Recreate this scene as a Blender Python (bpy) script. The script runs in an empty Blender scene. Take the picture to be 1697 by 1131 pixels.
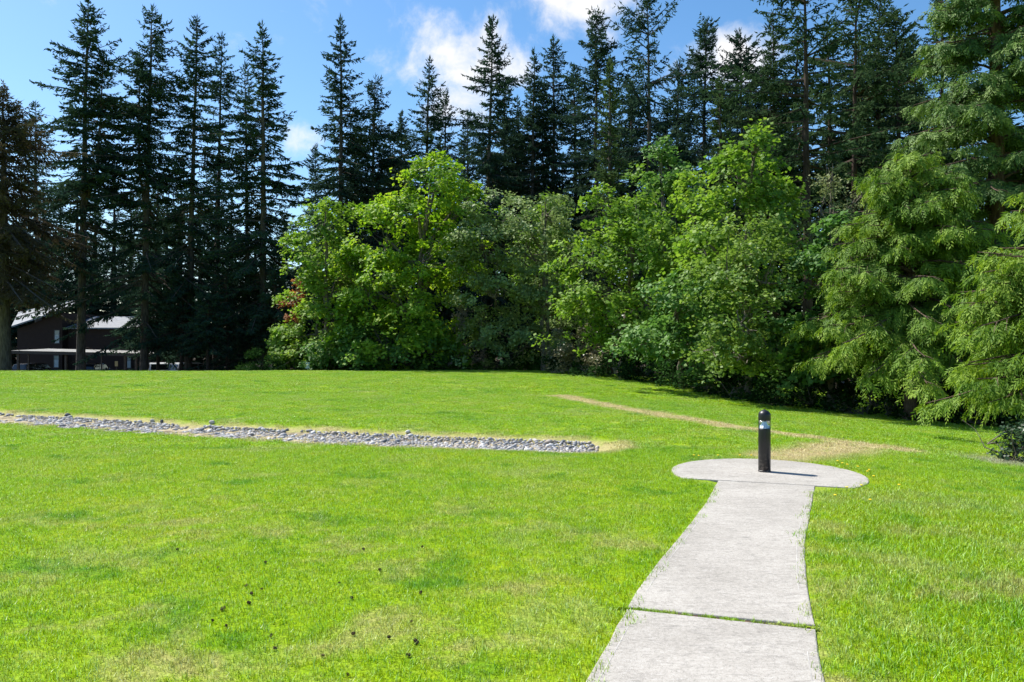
import bpy, math
import numpy as np
from math import radians, sin, cos, pi, atan2, sqrt
from mathutils import Vector, Matrix

# ------------------------------------------------------------------ camera, sky, sun, exposure
SC = bpy.context.scene
COL = SC.collection
SC.render.engine = 'CYCLES'
F_PX, CU, CV, EYE = 1250.0, 848.5, 565.5, 1.7          # photo geometry: focal length in photo pixels, centre, eye height
cam_d = bpy.data.cameras.new('camera'); cam = bpy.data.objects.new('camera', cam_d); COL.objects.link(cam)
cam_d.sensor_width = 36.0; cam_d.lens = 36.0 * F_PX / 1697.0; cam_d.clip_start = 0.05; cam_d.clip_end = 8000
cam.location = (0, 0, EYE); cam.rotation_euler = (pi / 2, 0, 0)
SC.camera = cam

SUN_TO = Vector((-0.525, 0.31, 0.80)).normalized()        # direction towards the sun: left, a little behind the scene
SUN_EL = math.asin(SUN_TO.z); SUN_AZ = atan2(SUN_TO.x, SUN_TO.y)
sun_d = bpy.data.lights.new('sun', 'SUN'); sun = bpy.data.objects.new('sun', sun_d); COL.objects.link(sun)
sun_d.energy = 5.0; sun_d.angle = radians(0.5); sun_d.color = (1.0, 0.95, 0.86)
sun.location = (-30, 20, 60); sun.rotation_euler = (-SUN_TO).to_track_quat('-Z', 'Y').to_euler()

SC.view_settings.view_transform = 'Standard'; SC.view_settings.look = 'None'
SC.view_settings.gamma = 1.0; SC.view_settings.use_curve_mapping = False
SC.view_settings.exposure = 0.92
SC.cycles.use_adaptive_sampling = True; SC.cycles.adaptive_threshold = 0.02
SC.cycles.max_bounces = 4; SC.cycles.transmission_bounces = 3; SC.cycles.diffuse_bounces = 2; SC.cycles.glossy_bounces = 2; SC.cycles.transparent_max_bounces = 8


class NT:
    """small node-tree helper"""
    def __init__(s, tree): s.t = tree
    def n(s, typ, props=None, **ins):
        nd = s.t.nodes.new(typ)
        for k, v in (props or {}).items(): setattr(nd, k, v)
        for k, v in ins.items():
            sock = nd.inputs[int(k[1:])] if k[0] == 'i' and k[1:].isdigit() else nd.inputs[k.replace('_', ' ')]
            s.put(sock, v)
        return nd
    def put(s, sock, v):
        if isinstance(v, bpy.types.NodeSocket): s.t.links.new(v, sock)
        elif isinstance(v, bpy.types.Node): s.t.links.new(v.outputs[0], sock)
        else:
            if isinstance(v, (tuple, list)) and len(v) == 3 and sock.type == 'RGBA': v = (*v, 1)
            sock.default_value = v
    def math(s, op, a, b=0.0, clamp=False): return s.n('ShaderNodeMath', {'operation': op, 'use_clamp': clamp}, i0=a, i1=b).outputs[0]
    def vmath(s, op, a, b=(0, 0, 0)): return s.n('ShaderNodeVectorMath', {'operation': op}, i0=a, i1=b)
    def mix(s, f, a, b):
        nd = s.t.nodes.new('ShaderNodeMix'); nd.data_type = 'RGBA'
        s.put(nd.inputs[0], f); s.put(nd.inputs[6], a); s.put(nd.inputs[7], b); return nd.outputs[2]
    def ramp(s, x, lo, hi, a=0.0, b=1.0, kind='SMOOTHSTEP'):
        nd = s.t.nodes.new('ShaderNodeMapRange'); nd.interpolation_type = kind
        for i, v in enumerate((x, lo, hi, a, b)): s.put(nd.inputs[i], v)
        return nd.outputs[0]
    def noise(s, vec, scale, detail=3.0, rough=0.55, dist=0.0):
        return s.n('ShaderNodeTexNoise', None, Vector=vec, Scale=scale, Detail=detail, Roughness=rough, Distortion=dist).outputs[0]


world = bpy.data.worlds.new('World'); SC.world = world; world.use_nodes = True
wt = NT(world.node_tree); world.node_tree.nodes.clear()
sky = wt.n('ShaderNodeTexSky', {'sky_type': 'NISHITA', 'sun_disc': False, 'sun_elevation': SUN_EL, 'sun_rotation': SUN_AZ,
                                 'altitude': 100.0, 'air_density': 1.0, 'dust_density': 0.6, 'ozone_density': 2.2})
hsv = wt.n('ShaderNodeHueSaturation', None, Hue=0.497, Saturation=1.24, Value=1.24, Color=sky)
gdir = wt.n('ShaderNodeTexCoord').outputs['Generated']
dirn = wt.vmath('NORMALIZE', gdir).outputs[0]
sep = wt.n('ShaderNodeSeparateXYZ', None, Vector=dirn)
# cumulus: a world-wide layer of scattered clouds, plus the banks the photograph shows
warp = wt.n('ShaderNodeTexNoise', None, Vector=dirn, Scale=5.0, Detail=4.0)
wvec = wt.vmath('ADD', dirn, wt.vmath('SCALE', wt.vmath('SUBTRACT', warp.outputs['Color'], (0.5, 0.5, 0.5)).outputs[0])).outputs[0]
wt.t.nodes[-2].inputs['Scale'].default_value = 0.09
fbm = wt.noise(wvec, 13.0, 10.0, 0.62)
big = wt.noise(dirn, 2.1, 2.0, 0.5)
cover = wt.ramp(big, 0.58, 0.78, 0.0, 0.2)
def bank(u, v, ru, rv, amp):
    c = Vector(((u - CU) / F_PX, 1.0, (CV - v) / F_PX)).normalized()
    d = wt.vmath('SUBTRACT', dirn, tuple(c)).outputs[0]
    d = wt.vmath('MULTIPLY', d, (F_PX / ru, F_PX / max(ru, rv), F_PX / rv)).outputs[0]
    return wt.ramp(wt.vmath('LENGTH', d).outputs['Value'], 1.6, 0.0, 0.0, amp)
for b in ((765, 88, 150, 75, .42), (840, 108, 62, 45, .38), (680, 70, 70, 80, .22), (745, 165, 95, 85, .30), (960, 8, 120, 55, .42), (1215, 95, 85, 55, .46), (1110, 110, 40, 70, .25),
          (508, 222, 48, 45, .30), (590, 0, 70, 22, .18), (95, 8, 45, 20, .12), (60, 180, 90, 50, .10)):
    cover = wt.math('MAXIMUM', cover, bank(*b))
dens = wt.ramp(wt.math('ADD', fbm, cover), 0.64, 1.0, 0.0, 1.0)
shade = wt.ramp(wt.noise(wt.vmath('ADD', wvec, (0.012, 0.0, -0.018)).outputs[0], 11.0, 6.0, 0.55), 0.35, 0.7, 1.0, 0.78)
ccol = wt.mix(shade, (4.6, 5.0, 5.9), (7.6, 7.4, 7.3))
csky = wt.mix(wt.math('MULTIPLY', dens, 0.93), hsv.outputs[0], ccol)
wt.n('ShaderNodeOutputWorld', None, Surface=wt.n('ShaderNodeBackground', None, Color=csky, Strength=0.08))
world.cycles.sampling_method = 'MANUAL'; world.cycles.sample_map_resolution = 512

RNG = np.random.default_rng(7)
def rng(s): return np.random.default_rng(s)
def P(u, v, d): return np.array([(u - CU) / F_PX * d, d, EYE - (v - CV) / F_PX * d])   # photo direction + distance -> metres

# ------------------------------------------------------------------ object helpers
def mesh_np(name, verts, quads=None, tris=None, attr=None, smooth=False):
    me = bpy.data.meshes.new(name)
    verts = np.asarray(verts, np.float32).reshape(-1, 3)
    q = np.zeros((0, 4), np.int32) if quads is None else np.asarray(quads, np.int32).reshape(-1, 4)
    t = np.zeros((0, 3), np.int32) if tris is None else np.asarray(tris, np.int32).reshape(-1, 3)
    me.vertices.add(len(verts)); me.vertices.foreach_set('co', verts.ravel())
    loops = np.concatenate([q.ravel(), t.ravel()])
    me.loops.add(len(loops)); me.loops.foreach_set('vertex_index', loops)
    nf = len(q) + len(t); me.polygons.add(nf)
    starts = np.concatenate([np.arange(len(q)) * 4, len(q) * 4 + np.arange(len(t)) * 3]).astype(np.int32)
    tot = np.concatenate([np.full(len(q), 4), np.full(len(t), 3)]).astype(np.int32)
    me.polygons.foreach_set('loop_start', starts); me.polygons.foreach_set('loop_total', tot)
    me.polygons.foreach_set('use_smooth', np.full(nf, smooth))
    if attr is not None:
        a = me.attributes.new('v', 'FLOAT', 'FACE'); a.data.foreach_set('value', np.asarray(attr, np.float32))
    me.update(calc_edges=True); return me

def link(name, me, mat=None, parent=None):
    o = bpy.data.objects.new(name, me); COL.objects.link(o)
    if mat is not None and me is not None and len(me.materials) == 0: me.materials.append(mat)
    if parent is not None: o.parent = parent
    return o
def tag(o, label=None, cat=None, group=None, kind=None):
    if label: o['label'] = label
    if cat: o['category'] = cat
    if group: o['group'] = group
    if kind: o['kind'] = kind
    return o
def thing(name, label, cat, loc=(0, 0, 0), rz=0.0, group=None):
    o = bpy.data.objects.new(name, None); COL.objects.link(o); o.location = tuple(float(c) for c in loc); o.rotation_euler = (0, 0, rz)
    o.empty_display_size = 0.2
    return tag(o, label, cat, group)

class MB:
    """collects shapes into one mesh"""
    def __init__(s): s.v = []; s.q = []; s.t = []; s.a = []; s.n = 0
    def add(s, v, q=None, t=None):
        v = np.asarray(v, float).reshape(-1, 3); s.v.append(v)
        if q is not None and len(q): s.q.append(np.asarray(q).reshape(-1, 4) + s.n)
        if t is not None and len(t): s.t.append(np.asarray(t).reshape(-1, 3) + s.n)
        s.n += len(v); return s
    def box(s, lo, hi, taper=0.0):
        x0, y0, z0 = lo; x1, y1, z1 = hi; k = taper
        v = [(x0, y0, z0), (x1, y0, z0), (x1, y1, z0), (x0, y1, z0), (x0 + k, y0 + k, z1), (x1 - k, y0 + k, z1), (x1 - k, y1 - k, z1), (x0 + k, y1 - k, z1)]
        return s.add(v, [(0, 3, 2, 1), (4, 5, 6, 7), (0, 1, 5, 4), (1, 2, 6, 5), (2, 3, 7, 6), (3, 0, 4, 7)])
    def prism(s, pts, y0, y1):
        """polygon in x,z extruded along y; fan caps (convex-ish outlines)"""
        n = len(pts); v = [(p[0], y0, p[1]) for p in pts] + [(p[0], y1, p[1]) for p in pts]
        q = [(i, (i + 1) % n, n + (i + 1) % n, n + i) for i in range(n)]
        t = [(0, i + 1, i) for i in range(1, n - 1)] + [(n, n + i, n + i + 1) for i in range(1, n - 1)]
        return s.add(v, q, t)
    def lathe(s, prof, n=24, c=(0, 0, 0), squash=1.0):
        a = np.linspace(0, 2 * pi, n, endpoint=False); v = []
        for r, z in prof: v += [(c[0] + r * cos(k), c[1] + r * sin(k) * squash, c[2] + z) for k in a]
        q = [(i * n + j, i * n + (j + 1) % n, (i + 1) * n + (j + 1) % n, (i + 1) * n + j) for i in range(len(prof) - 1) for j in range(n)]
        return s.add(v, q)
    def tube(s, pts, rad, n=6):
        pts = np.asarray(pts, float); m = len(pts); rad = np.broadcast_to(np.asarray(rad, float), (m,))
        tg = np.gradient(pts, axis=0); tg /= np.linalg.norm(tg, axis=1)[:, None] + 1e-9
        ref = np.where(np.abs(tg[:, 2:3]) > 0.9, np.array([[1., 0, 0]]), np.array([[0., 0, 1.]]))
        a1 = np.cross(tg, ref); a1 /= np.linalg.norm(a1, axis=1)[:, None] + 1e-9; a2 = np.cross(tg, a1)
        if np.all(np.abs(tg[:, 2]) < 0.9) or np.all(np.abs(tg[:, 2]) > 0.9): pass
        else:
            ref = np.array([[0.3, 0.9, 0.2]]); a1 = np.cross(tg, ref); a1 /= np.linalg.norm(a1, axis=1)[:, None] + 1e-9; a2 = np.cross(tg, a1)
        k = np.linspace(0, 2 * pi, n, endpoint=False)
        v = pts[:, None, :] + rad[:, None, None] * (np.cos(k)[None, :, None] * a1[:, None, :] + np.sin(k)[None, :, None] * a2[:, None, :])
        i, j = np.meshgrid(np.arange(m - 1), np.arange(n), indexing='ij')
        q = np.stack([i * n + j, i * n + (j + 1) % n, (i + 1) * n + (j + 1) % n, (i + 1) * n + j], -1).reshape(-1, 4)
        return s.add(v.reshape(-1, 3), q)
    def mesh(s, name, smooth=False):
        return mesh_np(name, np.concatenate(s.v), np.concatenate(s.q) if s.q else None, np.concatenate(s.t) if s.t else None, smooth=smooth)
    def build(s, name, mat, parent=None, smooth=False): return link(name, s.mesh(name, smooth), mat, parent)

# ------------------------------------------------------------------ terrain height
def smooth(e0, e1, x):
    t = np.clip((np.asarray(x, float) - e0) / (e1 - e0), 0, 1); return t * t * (3 - 2 * t)
_cp = []
for y in (-20, -10, -4, 1, 5, 9, 13, 17, 22, 28, 34, 39, 42):
    for x in (-60, -40, -24, -12, -5, 0):
        _cp.append((x, y, 0.0 if y < 38 else 0.03))
for y in (-4, 1, 5, 9, 13, 17): _cp.append((3.2, y, 0.0))
for x in (-60, -40, -20, -5, 3):
    _cp += [(x, 48, -0.45), (x, 54, -1.15), (x, 62, -1.75), (x, 75, -1.9), (x, 100, -1.9)]
for u, v, d in ((905, 616, 43), (1000, 625, 38), (1100, 640, 33), (1250, 672, 27), (1400, 690, 24), (1640, 712, 21)):
    _cp.append(tuple(P(u, v, d)))
_cp += [(6, 9, -.12), (6.2, 12, -.10), (8.5, 10, -.36), (8, 14, -.35), (10, 14, -.52), (9, 5.5, -.42), (6.2, 4.5, -.14), (6.5, 0, -.2), (14, 3, -.8), (12, 16, -.62), (15, 10, -.85), (20, 15, -1.0), (25, 25, -1.2), (34, 10, -1.4), (30, 0, -1.4),
        (20, -15, -1.0), (40, 40, -1.6), (14, 34, -.75), (22, 32, -1.1), (8, 46, -.6), (20, 50, -1.5), (25, 70, -1.9), (45, 70, -1.9), (45, 100, -1.9), (60, 20, -1.6), (60, 50, -1.8)]
_cp = np.array(_cp)
def _ker(r): return r ** 3
def _fit(cp):
    n = len(cp); A = np.zeros((n + 3, n + 3)); d = np.linalg.norm(cp[:, None, :2] - cp[None, :, :2], axis=2) / 20
    A[:n, :n] = _ker(d) + np.eye(n) * 2e-4; A[:n, n] = 1; A[:n, n + 1:] = cp[:, :2] / 20; A[n:, :n] = A[:n, n:].T
    return np.linalg.solve(A, np.concatenate([cp[:, 2], np.zeros(3)]))
_w = _fit(_cp)
BED = np.array([(-15.5, 19.0), (-11.8, 17.1), (-8.0, 15.55), (-3.95, 13.9), (-0.8, 12.95), (0.95, 12.4)])   # centre line of the stone swale
BEDW = 0.78
WALK = np.array([(-1.25, -3), (-.28, 0), (.37, 2), (.96, 3.76), (1.2, 4.45), (1.5, 5.3), (1.9, 6.35), (2.5, 7.7), (3.05, 9.0)])   # the path was graded level
def seg_dist(x, y, line):
    x = np.asarray(x, float); y = np.asarray(y, float); best = np.full(x.shape, 1e9)
    for (ax, ay), (bx, by) in zip(line[:-1], line[1:]):
        dx, dy = bx - ax, by - ay; t = np.clip(((x - ax) * dx + (y - ay) * dy) / (dx * dx + dy * dy), 0, 1)
        best = np.minimum(best, np.hypot(x - ax - t * dx, y - ay - t * dy))
    return best
def H(x, y):
    x = np.atleast_1d(np.asarray(x, float)); y = np.atleast_1d(np.asarray(y, float)); sh = x.shape
    xc = np.clip(x.ravel(), -60, 60); yc = np.clip(y.ravel(), -20, 100); out = np.zeros(len(xc)); n = len(_cp)
    for i in range(0, len(xc), 20000):
        sl = slice(i, i + 20000)
        d = np.hypot(xc[sl, None] - _cp[None, :, 0], yc[sl, None] - _cp[None, :, 1]) / 20
        out[sl] = _ker(d) @ _w[:n] + _w[n] + xc[sl] / 20 * _w[n + 1] + yc[sl] / 20 * _w[n + 2]
    out = np.clip(out, -2.2, 0.2)
    out += 0.018 * np.sin(xc * 0.9 + 1.3) * np.sin(yc * 0.7) * smooth(9, 14, yc) * (1 - smooth(36, 40, yc))
    out -= 0.15 * (1 - smooth(0.35, 1.15, seg_dist(xc, yc, BED)))
    flat = smooth(0.9, 2.0, seg_dist(xc, yc, WALK)) * smooth(1.25, 2.2, np.hypot(xc - 3.2, yc - 9.7)); out = out * flat - 0.004 * (1 - flat)
    return out.reshape(sh)
def h1(x, y): return float(H(x, y)[0])
def ground_at(u, v, dmax=60.0):
    d = 2.5
    while d < dmax:
        p = P(u, v, d)
        if p[2] <= h1(p[0], p[1]): return p
        d *= 1.006
    return P(u, v, dmax)

# ------------------------------------------------------------------ materials
def new_mat(name):
    m = bpy.data.materials.new(name); m.use_nodes = True; m.node_tree.nodes.clear(); return m, NT(m.node_tree)
def out(t, surf): t.n('ShaderNodeOutputMaterial', None, Surface=surf)
def bsdf(t, col, rough=0.6, spec=0.3, metal=0.0, normal=None, **kw):
    nd = t.n('ShaderNodeBsdfPrincipled', None, Base_Color=col, Roughness=rough, Metallic=metal, **kw)
    nd.inputs['Specular IOR Level'].default_value = spec
    if normal is not None: t.put(nd.inputs['Normal'], normal)
    return nd
def simple(name, col, rough=0.6, spec=0.3, metal=0.0, var=0.15, scale=6.0, bump=0.0):
    m, t = new_mat(name); pos = t.n('ShaderNodeTexCoord').outputs['Object']
    f = t.noise(pos, scale, 5.0, 0.6)
    c = t.mix(t.ramp(f, 0.3, 0.7), tuple(x * (1 - var) for x in col), tuple(min(1, x * (1 + var)) for x in col))
    nm = t.n('ShaderNodeBump', None, Height=t.noise(pos, scale * 6, 4.0), Strength=bump, Distance=0.02).outputs[0] if bump else None
    out(t, bsdf(t, c, rough, spec, metal, nm)); return m
def leaf_mat(name, c0, c1, c2, trans=0.4, rough=0.6, spec=0.2, tcol=1.0, noise=0.35, matte=False):
    """c0..c2 run over the per-face attribute v; translucent leaves"""
    m, t = new_mat(name)
    a = t.n('ShaderNodeAttribute', {'attribute_name': 'v', 'attribute_type': 'GEOMETRY'}).outputs['Fac']
    pos = t.n('ShaderNodeNewGeometry').outputs['Position']
    a = t.math('ADD', a, t.math('MULTIPLY', t.math('SUBTRACT', t.noise(pos, noise, 3.0), 0.5), 1.1))
    oi = t.n('ShaderNodeObjectInfo').outputs['Random']
    a = t.math('ADD', a, t.math('MULTIPLY', t.math('SUBTRACT', oi, 0.5), 0.22))
    col = t.mix(t.ramp(a, 0.5, 1.0, kind='LINEAR'), t.mix(t.ramp(a, 0.0, 0.5, kind='LINEAR'), c0, c1), c2)
    tc = t.n('ShaderNodeHueSaturation', None, Hue=0.496, Saturation=1.08, Value=tcol * 1.25, Color=col)
    tr = t.n('ShaderNodeBsdfTranslucent', None, Color=tc)
    out(t, t.n('ShaderNodeMixShader', None, i0=trans, i1=t.n('ShaderNodeBsdfDiffuse', None, Color=col) if matte else bsdf(t, col, rough, spec), i2=tr)); return m
def bark_mat(name, c0, c1, scale=3.0):
    m, t = new_mat(name); pos = t.n('ShaderNodeTexCoord').outputs['Object']
    st = t.vmath('MULTIPLY', pos, (4.0, 4.0, 0.7)).outputs[0]
    f = t.noise(st, scale, 6.0, 0.65); c = t.mix(t.ramp(f, 0.3, 0.7), c0, c1)
    out(t, bsdf(t, c, 0.9, 0.1, normal=t.n('ShaderNodeBump', None, Height=f, Strength=0.8, Distance=0.06).outputs[0])); return m

M = {}
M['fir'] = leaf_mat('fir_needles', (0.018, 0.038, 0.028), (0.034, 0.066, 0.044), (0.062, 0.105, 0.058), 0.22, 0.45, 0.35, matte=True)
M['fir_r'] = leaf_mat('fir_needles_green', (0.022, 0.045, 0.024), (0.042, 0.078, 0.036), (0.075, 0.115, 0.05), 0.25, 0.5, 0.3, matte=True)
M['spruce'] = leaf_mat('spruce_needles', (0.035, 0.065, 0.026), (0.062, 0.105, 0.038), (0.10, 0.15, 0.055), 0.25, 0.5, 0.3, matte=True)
M['brown'] = leaf_mat('brown_needles', (0.040, 0.034, 0.022), (0.070, 0.056, 0.036), (0.085, 0.088, 0.05), 0.2, 0.6, 0.2, matte=True)
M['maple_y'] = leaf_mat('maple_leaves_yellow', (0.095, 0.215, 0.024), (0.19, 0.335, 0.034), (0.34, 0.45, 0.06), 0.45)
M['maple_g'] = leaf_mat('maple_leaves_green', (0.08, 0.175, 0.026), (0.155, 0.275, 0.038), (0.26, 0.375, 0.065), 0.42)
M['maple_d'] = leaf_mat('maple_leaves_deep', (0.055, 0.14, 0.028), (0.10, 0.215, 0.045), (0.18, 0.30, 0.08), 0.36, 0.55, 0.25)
M['alder'] = leaf_mat('alder_leaves', (0.10, 0.165, 0.055), (0.18, 0.26, 0.09), (0.31, 0.39, 0.17), 0.35, 0.55, 0.25)
M['alder_g'] = leaf_mat('alder_leaves_green', (0.075, 0.145, 0.028), (0.14, 0.235, 0.042), (0.25, 0.35, 0.085), 0.38, 0.55, 0.25)
M['budding'] = leaf_mat('budding_leaves', (0.11, 0.14, 0.05), (0.18, 0.22, 0.09), (0.28, 0.31, 0.15), 0.35)
M['cedar'] = leaf_mat('cedar_sprays', (0.045, 0.105, 0.016), (0.105, 0.195, 0.025), (0.23, 0.335, 0.045), 0.34, 0.6, 0.15, noise=0.6)
M['cedar_d'] = leaf_mat('cedar_sprays_deep', (0.035, 0.08, 0.022), (0.075, 0.145, 0.032), (0.15, 0.235, 0.055), 0.28, 0.6, 0.18, noise=0.6)
M['hedge'] = leaf_mat('laurel_leaves', (0.012, 0.034, 0.010), (0.022, 0.056, 0.015), (0.04, 0.088, 0.022), 0.2, 0.6, 0.2, noise=0.8, matte=True)
M['bramble'] = leaf_mat('bramble_leaves', (0.022, 0.065, 0.012), (0.04, 0.105, 0.018), (0.07, 0.15, 0.03), 0.3, noise=0.8, matte=True)
M['pale'] = leaf_mat('pale_new_leaves', (0.10, 0.13, 0.05), (0.20, 0.19, 0.10), (0.36, 0.30, 0.20), 0.3, 0.4, 0.4, noise=0.8)
M['silver'] = leaf_mat('silvery_leaves', (0.16, 0.13, 0.12), (0.26, 0.22, 0.20), (0.36, 0.32, 0.29), 0.2, noise=0.8)
M['orange'] = leaf_mat('orange_leaves', (0.18, 0.08, 0.03), (0.30, 0.13, 0.045), (0.38, 0.20, 0.08), 0.4)
M['glossy'] = leaf_mat('glossy_shrub_leaves', (0.010, 0.026, 0.010), (0.018, 0.045, 0.016), (0.035, 0.07, 0.025), 0.1, 0.4, 0.35)
M['bark'] = bark_mat('fir_bark', (0.045, 0.038, 0.033), (0.13, 0.112, 0.098))
M['bark_d'] = bark_mat('dark_bark', (0.028, 0.020, 0.016), (0.085, 0.062, 0.05))
M['bark_g'] = bark_mat('grey_bark', (0.085, 0.075, 0.06), (0.20, 0.18, 0.15), 5.0)
M['bark_c'] = bark_mat('cedar_bark', (0.05, 0.034, 0.025), (0.15, 0.11, 0.085))

def sdf_line(t, xy, line, half, soft):
    """1 inside a band of half-width `half` round a polyline on the ground"""
    best = None
    for (ax, ay), (bx, by) in zip(line[:-1], line[1:]):
        pa = t.vmath('SUBTRACT', xy, (ax, ay, 0)).outputs[0]; ba = (bx - ax, by - ay, 0); L2 = ba[0] ** 2 + ba[1] ** 2
        k = t.math('MULTIPLY', t.vmath('DOT_PRODUCT', pa, ba).outputs['Value'], 1.0 / L2, True)
        sc = t.vmath('SCALE', ba); t.put(sc.inputs['Scale'], k)
        d = t.vmath('LENGTH', t.vmath('SUBTRACT', pa, sc.outputs[0]).outputs[0]).outputs['Value']
        best = d if best is None else t.math('MINIMUM', best, d)
    return t.ramp(best, half + soft, half - soft)

TRAIL = [tuple(ground_at(u, v)[:2]) for u, v in ((932, 657), (1000, 671), (1100, 689), (1200, 706), (1330, 724), (1420, 737), (1490, 746))]
PATCH = [tuple(ground_at(u, v)[:2]) for u, v in ((1440, 738), (1370, 747), (1300, 756))]
def lawn_color(t):
    """returns colour socket of the turf at a world position: greener and yellower patches, dry trails"""
    pos = t.n('ShaderNodeNewGeometry').outputs['Position']
    xy = t.vmath('MULTIPLY', pos, (1, 1, 0)).outputs[0]
    wn = t.n('ShaderNodeTexNoise', None, Vector=xy, Scale=1.4, Detail=4.0)
    wxy = t.vmath('ADD', xy, t.vmath('MULTIPLY', t.vmath('SUBTRACT', wn.outputs['Color'], (0.5, 0.5, 0.5)).outputs[0], (0.75, 0.75, 0)).outputs[0]).outputs[0]
    n1 = t.noise(xy, 0.33, 3.0, 0.6); n2 = t.noise(xy, 2.2, 5.0, 0.65, 0.6); n3 = t.noise(xy, 9.0, 3.0, 0.6)
    f = t.math('ADD', t.math('MULTIPLY', n1, 0.45), t.math('ADD', t.math('MULTIPLY', n2, 0.4), t.math('MULTIPLY', n3, 0.25)))
    c = t.mix(t.ramp(f, 0.36, 0.53), (0.13, 0.33, 0.003), (0.285, 0.46, 0.003))
    c = t.mix(t.ramp(f, 0.53, 0.72), c, (0.40, 0.50, 0.02))
    dry = t.ramp(t.noise(xy, 0.9, 6.0, 0.7, 0.4), 0.48, 0.66, 0.0, 0.85)
    near = t.ramp(t.n('ShaderNodeSeparateXYZ', None, Vector=xy).outputs[1], 10.0, 5.0, 0.3, 1.0)
    c = t.mix(t.math('MULTIPLY', dry, near), c, (0.46, 0.44, 0.15))
    pale = t.ramp(t.noise(t.vmath('ADD', xy, (31.0, 7.0, 0.0)).outputs[0], 0.75, 5.0, 0.65, 0.5), 0.52, 0.70, 0.0, 0.75)
    c = t.mix(pale, c, (0.39, 0.47, 0.11))
    deep = t.ramp(t.noise(t.vmath('ADD', xy, (-17.0, 43.0, 0.0)).outputs[0], 1.1, 4.0, 0.6, 0.4), 0.55, 0.72, 0.0, 0.8)
    c = t.mix(deep, c, (0.10, 0.29, 0.008))
    st = t.math('MAXIMUM', sdf_line(t, wxy, TRAIL, 0.42, 0.26), sdf_line(t, wxy, PATCH, 0.58, 0.35))
    ring = t.math('SUBTRACT', sdf_line(t, wxy, [tuple(p) for p in BED], BEDW + 0.22, 0.2), 0.0)
    st = t.math('MAXIMUM', st, t.math('MULTIPLY', ring, 0.85))
    bare = sdf_line(t, wxy, [(8.1, 12.6), (9.3, 13.4)], 0.55, 0.5)
    st = t.math('MULTIPLY', st, t.ramp(t.noise(xy, 3.5, 4.0, 0.7), 0.28, 0.52, 0.45, 1.0))
    c = t.mix(t.math('MULTIPLY', st, 0.95), c, (0.62, 0.51, 0.27))
    c = t.mix(t.math('MULTIPLY', bare, 0.8), c, (0.42, 0.39, 0.29))
    return c, pos, st
m, t = new_mat('grass_blades'); c, pos, st = lawn_color(t)
oi = t.n('ShaderNodeAttribute', {'attribute_name': 'v', 'attribute_type': 'GEOMETRY'}).outputs['Fac']
c = t.n('ShaderNodeHueSaturation', None, Hue=t.ramp(oi, 0, 1, 0.485, 0.52), Saturation=t.ramp(oi, 0.6, 1.0, 1.04, 0.72), Value=t.ramp(oi, 0, 1, 0.55, 1.42), Color=c).outputs[0]
tr = t.n('ShaderNodeBsdfTranslucent', None, Color=c)
out(t, t.n('ShaderNodeMixShader', None, i0=0.36, i1=bsdf(t, c, 0.42, 0.35), i2=tr)); M['grass'] = m
m, t = new_mat('turf_ground'); c, pos, st = lawn_color(t)
th = t.noise(pos, 30.0, 4.0, 0.7)
c = t.mix(t.ramp(th, 0.35, 0.65, 0.0, 0.5), t.n('ShaderNodeHueSaturation', None, Value=0.42, Color=c).outputs[0], c)
ys = t.n('ShaderNodeSeparateXYZ', None, Vector=pos).outputs[1]
litter = t.mix(t.noise(pos, 2.0, 5.0), (0.035, 0.028, 0.018), (0.075, 0.055, 0.035))
c = t.mix(t.ramp(ys, 47.0, 52.0), c, litter)
out(t, bsdf(t, c, 0.9, 0.1, normal=t.n('ShaderNodeBump', None, Height=t.noise(pos, 45.0, 3.0), Strength=0.6, Distance=0.03).outputs[0])); M['turf'] = m

m, t = new_mat('concrete'); pos = t.n('ShaderNodeTexCoord').outputs['Object']
n1 = t.noise(pos, 1.1, 6.0, 0.65); n2 = t.noise(t.vmath('MULTIPLY', pos, (1.0, 3.2, 1.0)).outputs[0], 7.0, 6.0, 0.7, 1.0); n3 = t.math('ADD', t.math('MULTIPLY', t.noise(pos, 150.0, 2.0, 0.6), 0.55), t.math('MULTIPLY', t.noise(pos, 42.0, 4.0, 0.7), 0.45))
c = t.mix(t.ramp(n1, 0.3, 0.7), (0.285, 0.266, 0.238), (0.38, 0.358, 0.325))
c = t.mix(t.ramp(n2, 0.49, 0.68, 0, 0.6), c, (0.165, 0.155, 0.142))
c = t.mix(t.ramp(n2, 0.44, 0.26, 0, 0.4), c, (0.42, 0.41, 0.40))
c = t.mix(t.ramp(n3, 0.50, 0.64, 0, 0.75), c, (0.15, 0.143, 0.135))
c = t.mix(t.ramp(n3, 0.48, 0.36, 0, 0.55), c, (0.48, 0.47, 0.455))
hgt = t.math('ADD', t.math('MULTIPLY', n3, 0.6), t.math('MULTIPLY', n2, 0.8))
out(t, bsdf(t, c, 0.85, 0.25, normal=t.n('ShaderNodeBump', None, Height=hgt, Strength=0.35, Distance=0.006).outputs[0])); M['concrete'] = m
M['groove'] = simple('concrete_tooled_edge', (0.37, 0.355, 0.333), 0.8, 0.25, 0, 0.2, 7.0)
M['soil'] = simple('soil', (0.085, 0.06, 0.042), 0.95, 0.1, 0, 0.4, 8.0, 0.6)

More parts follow.
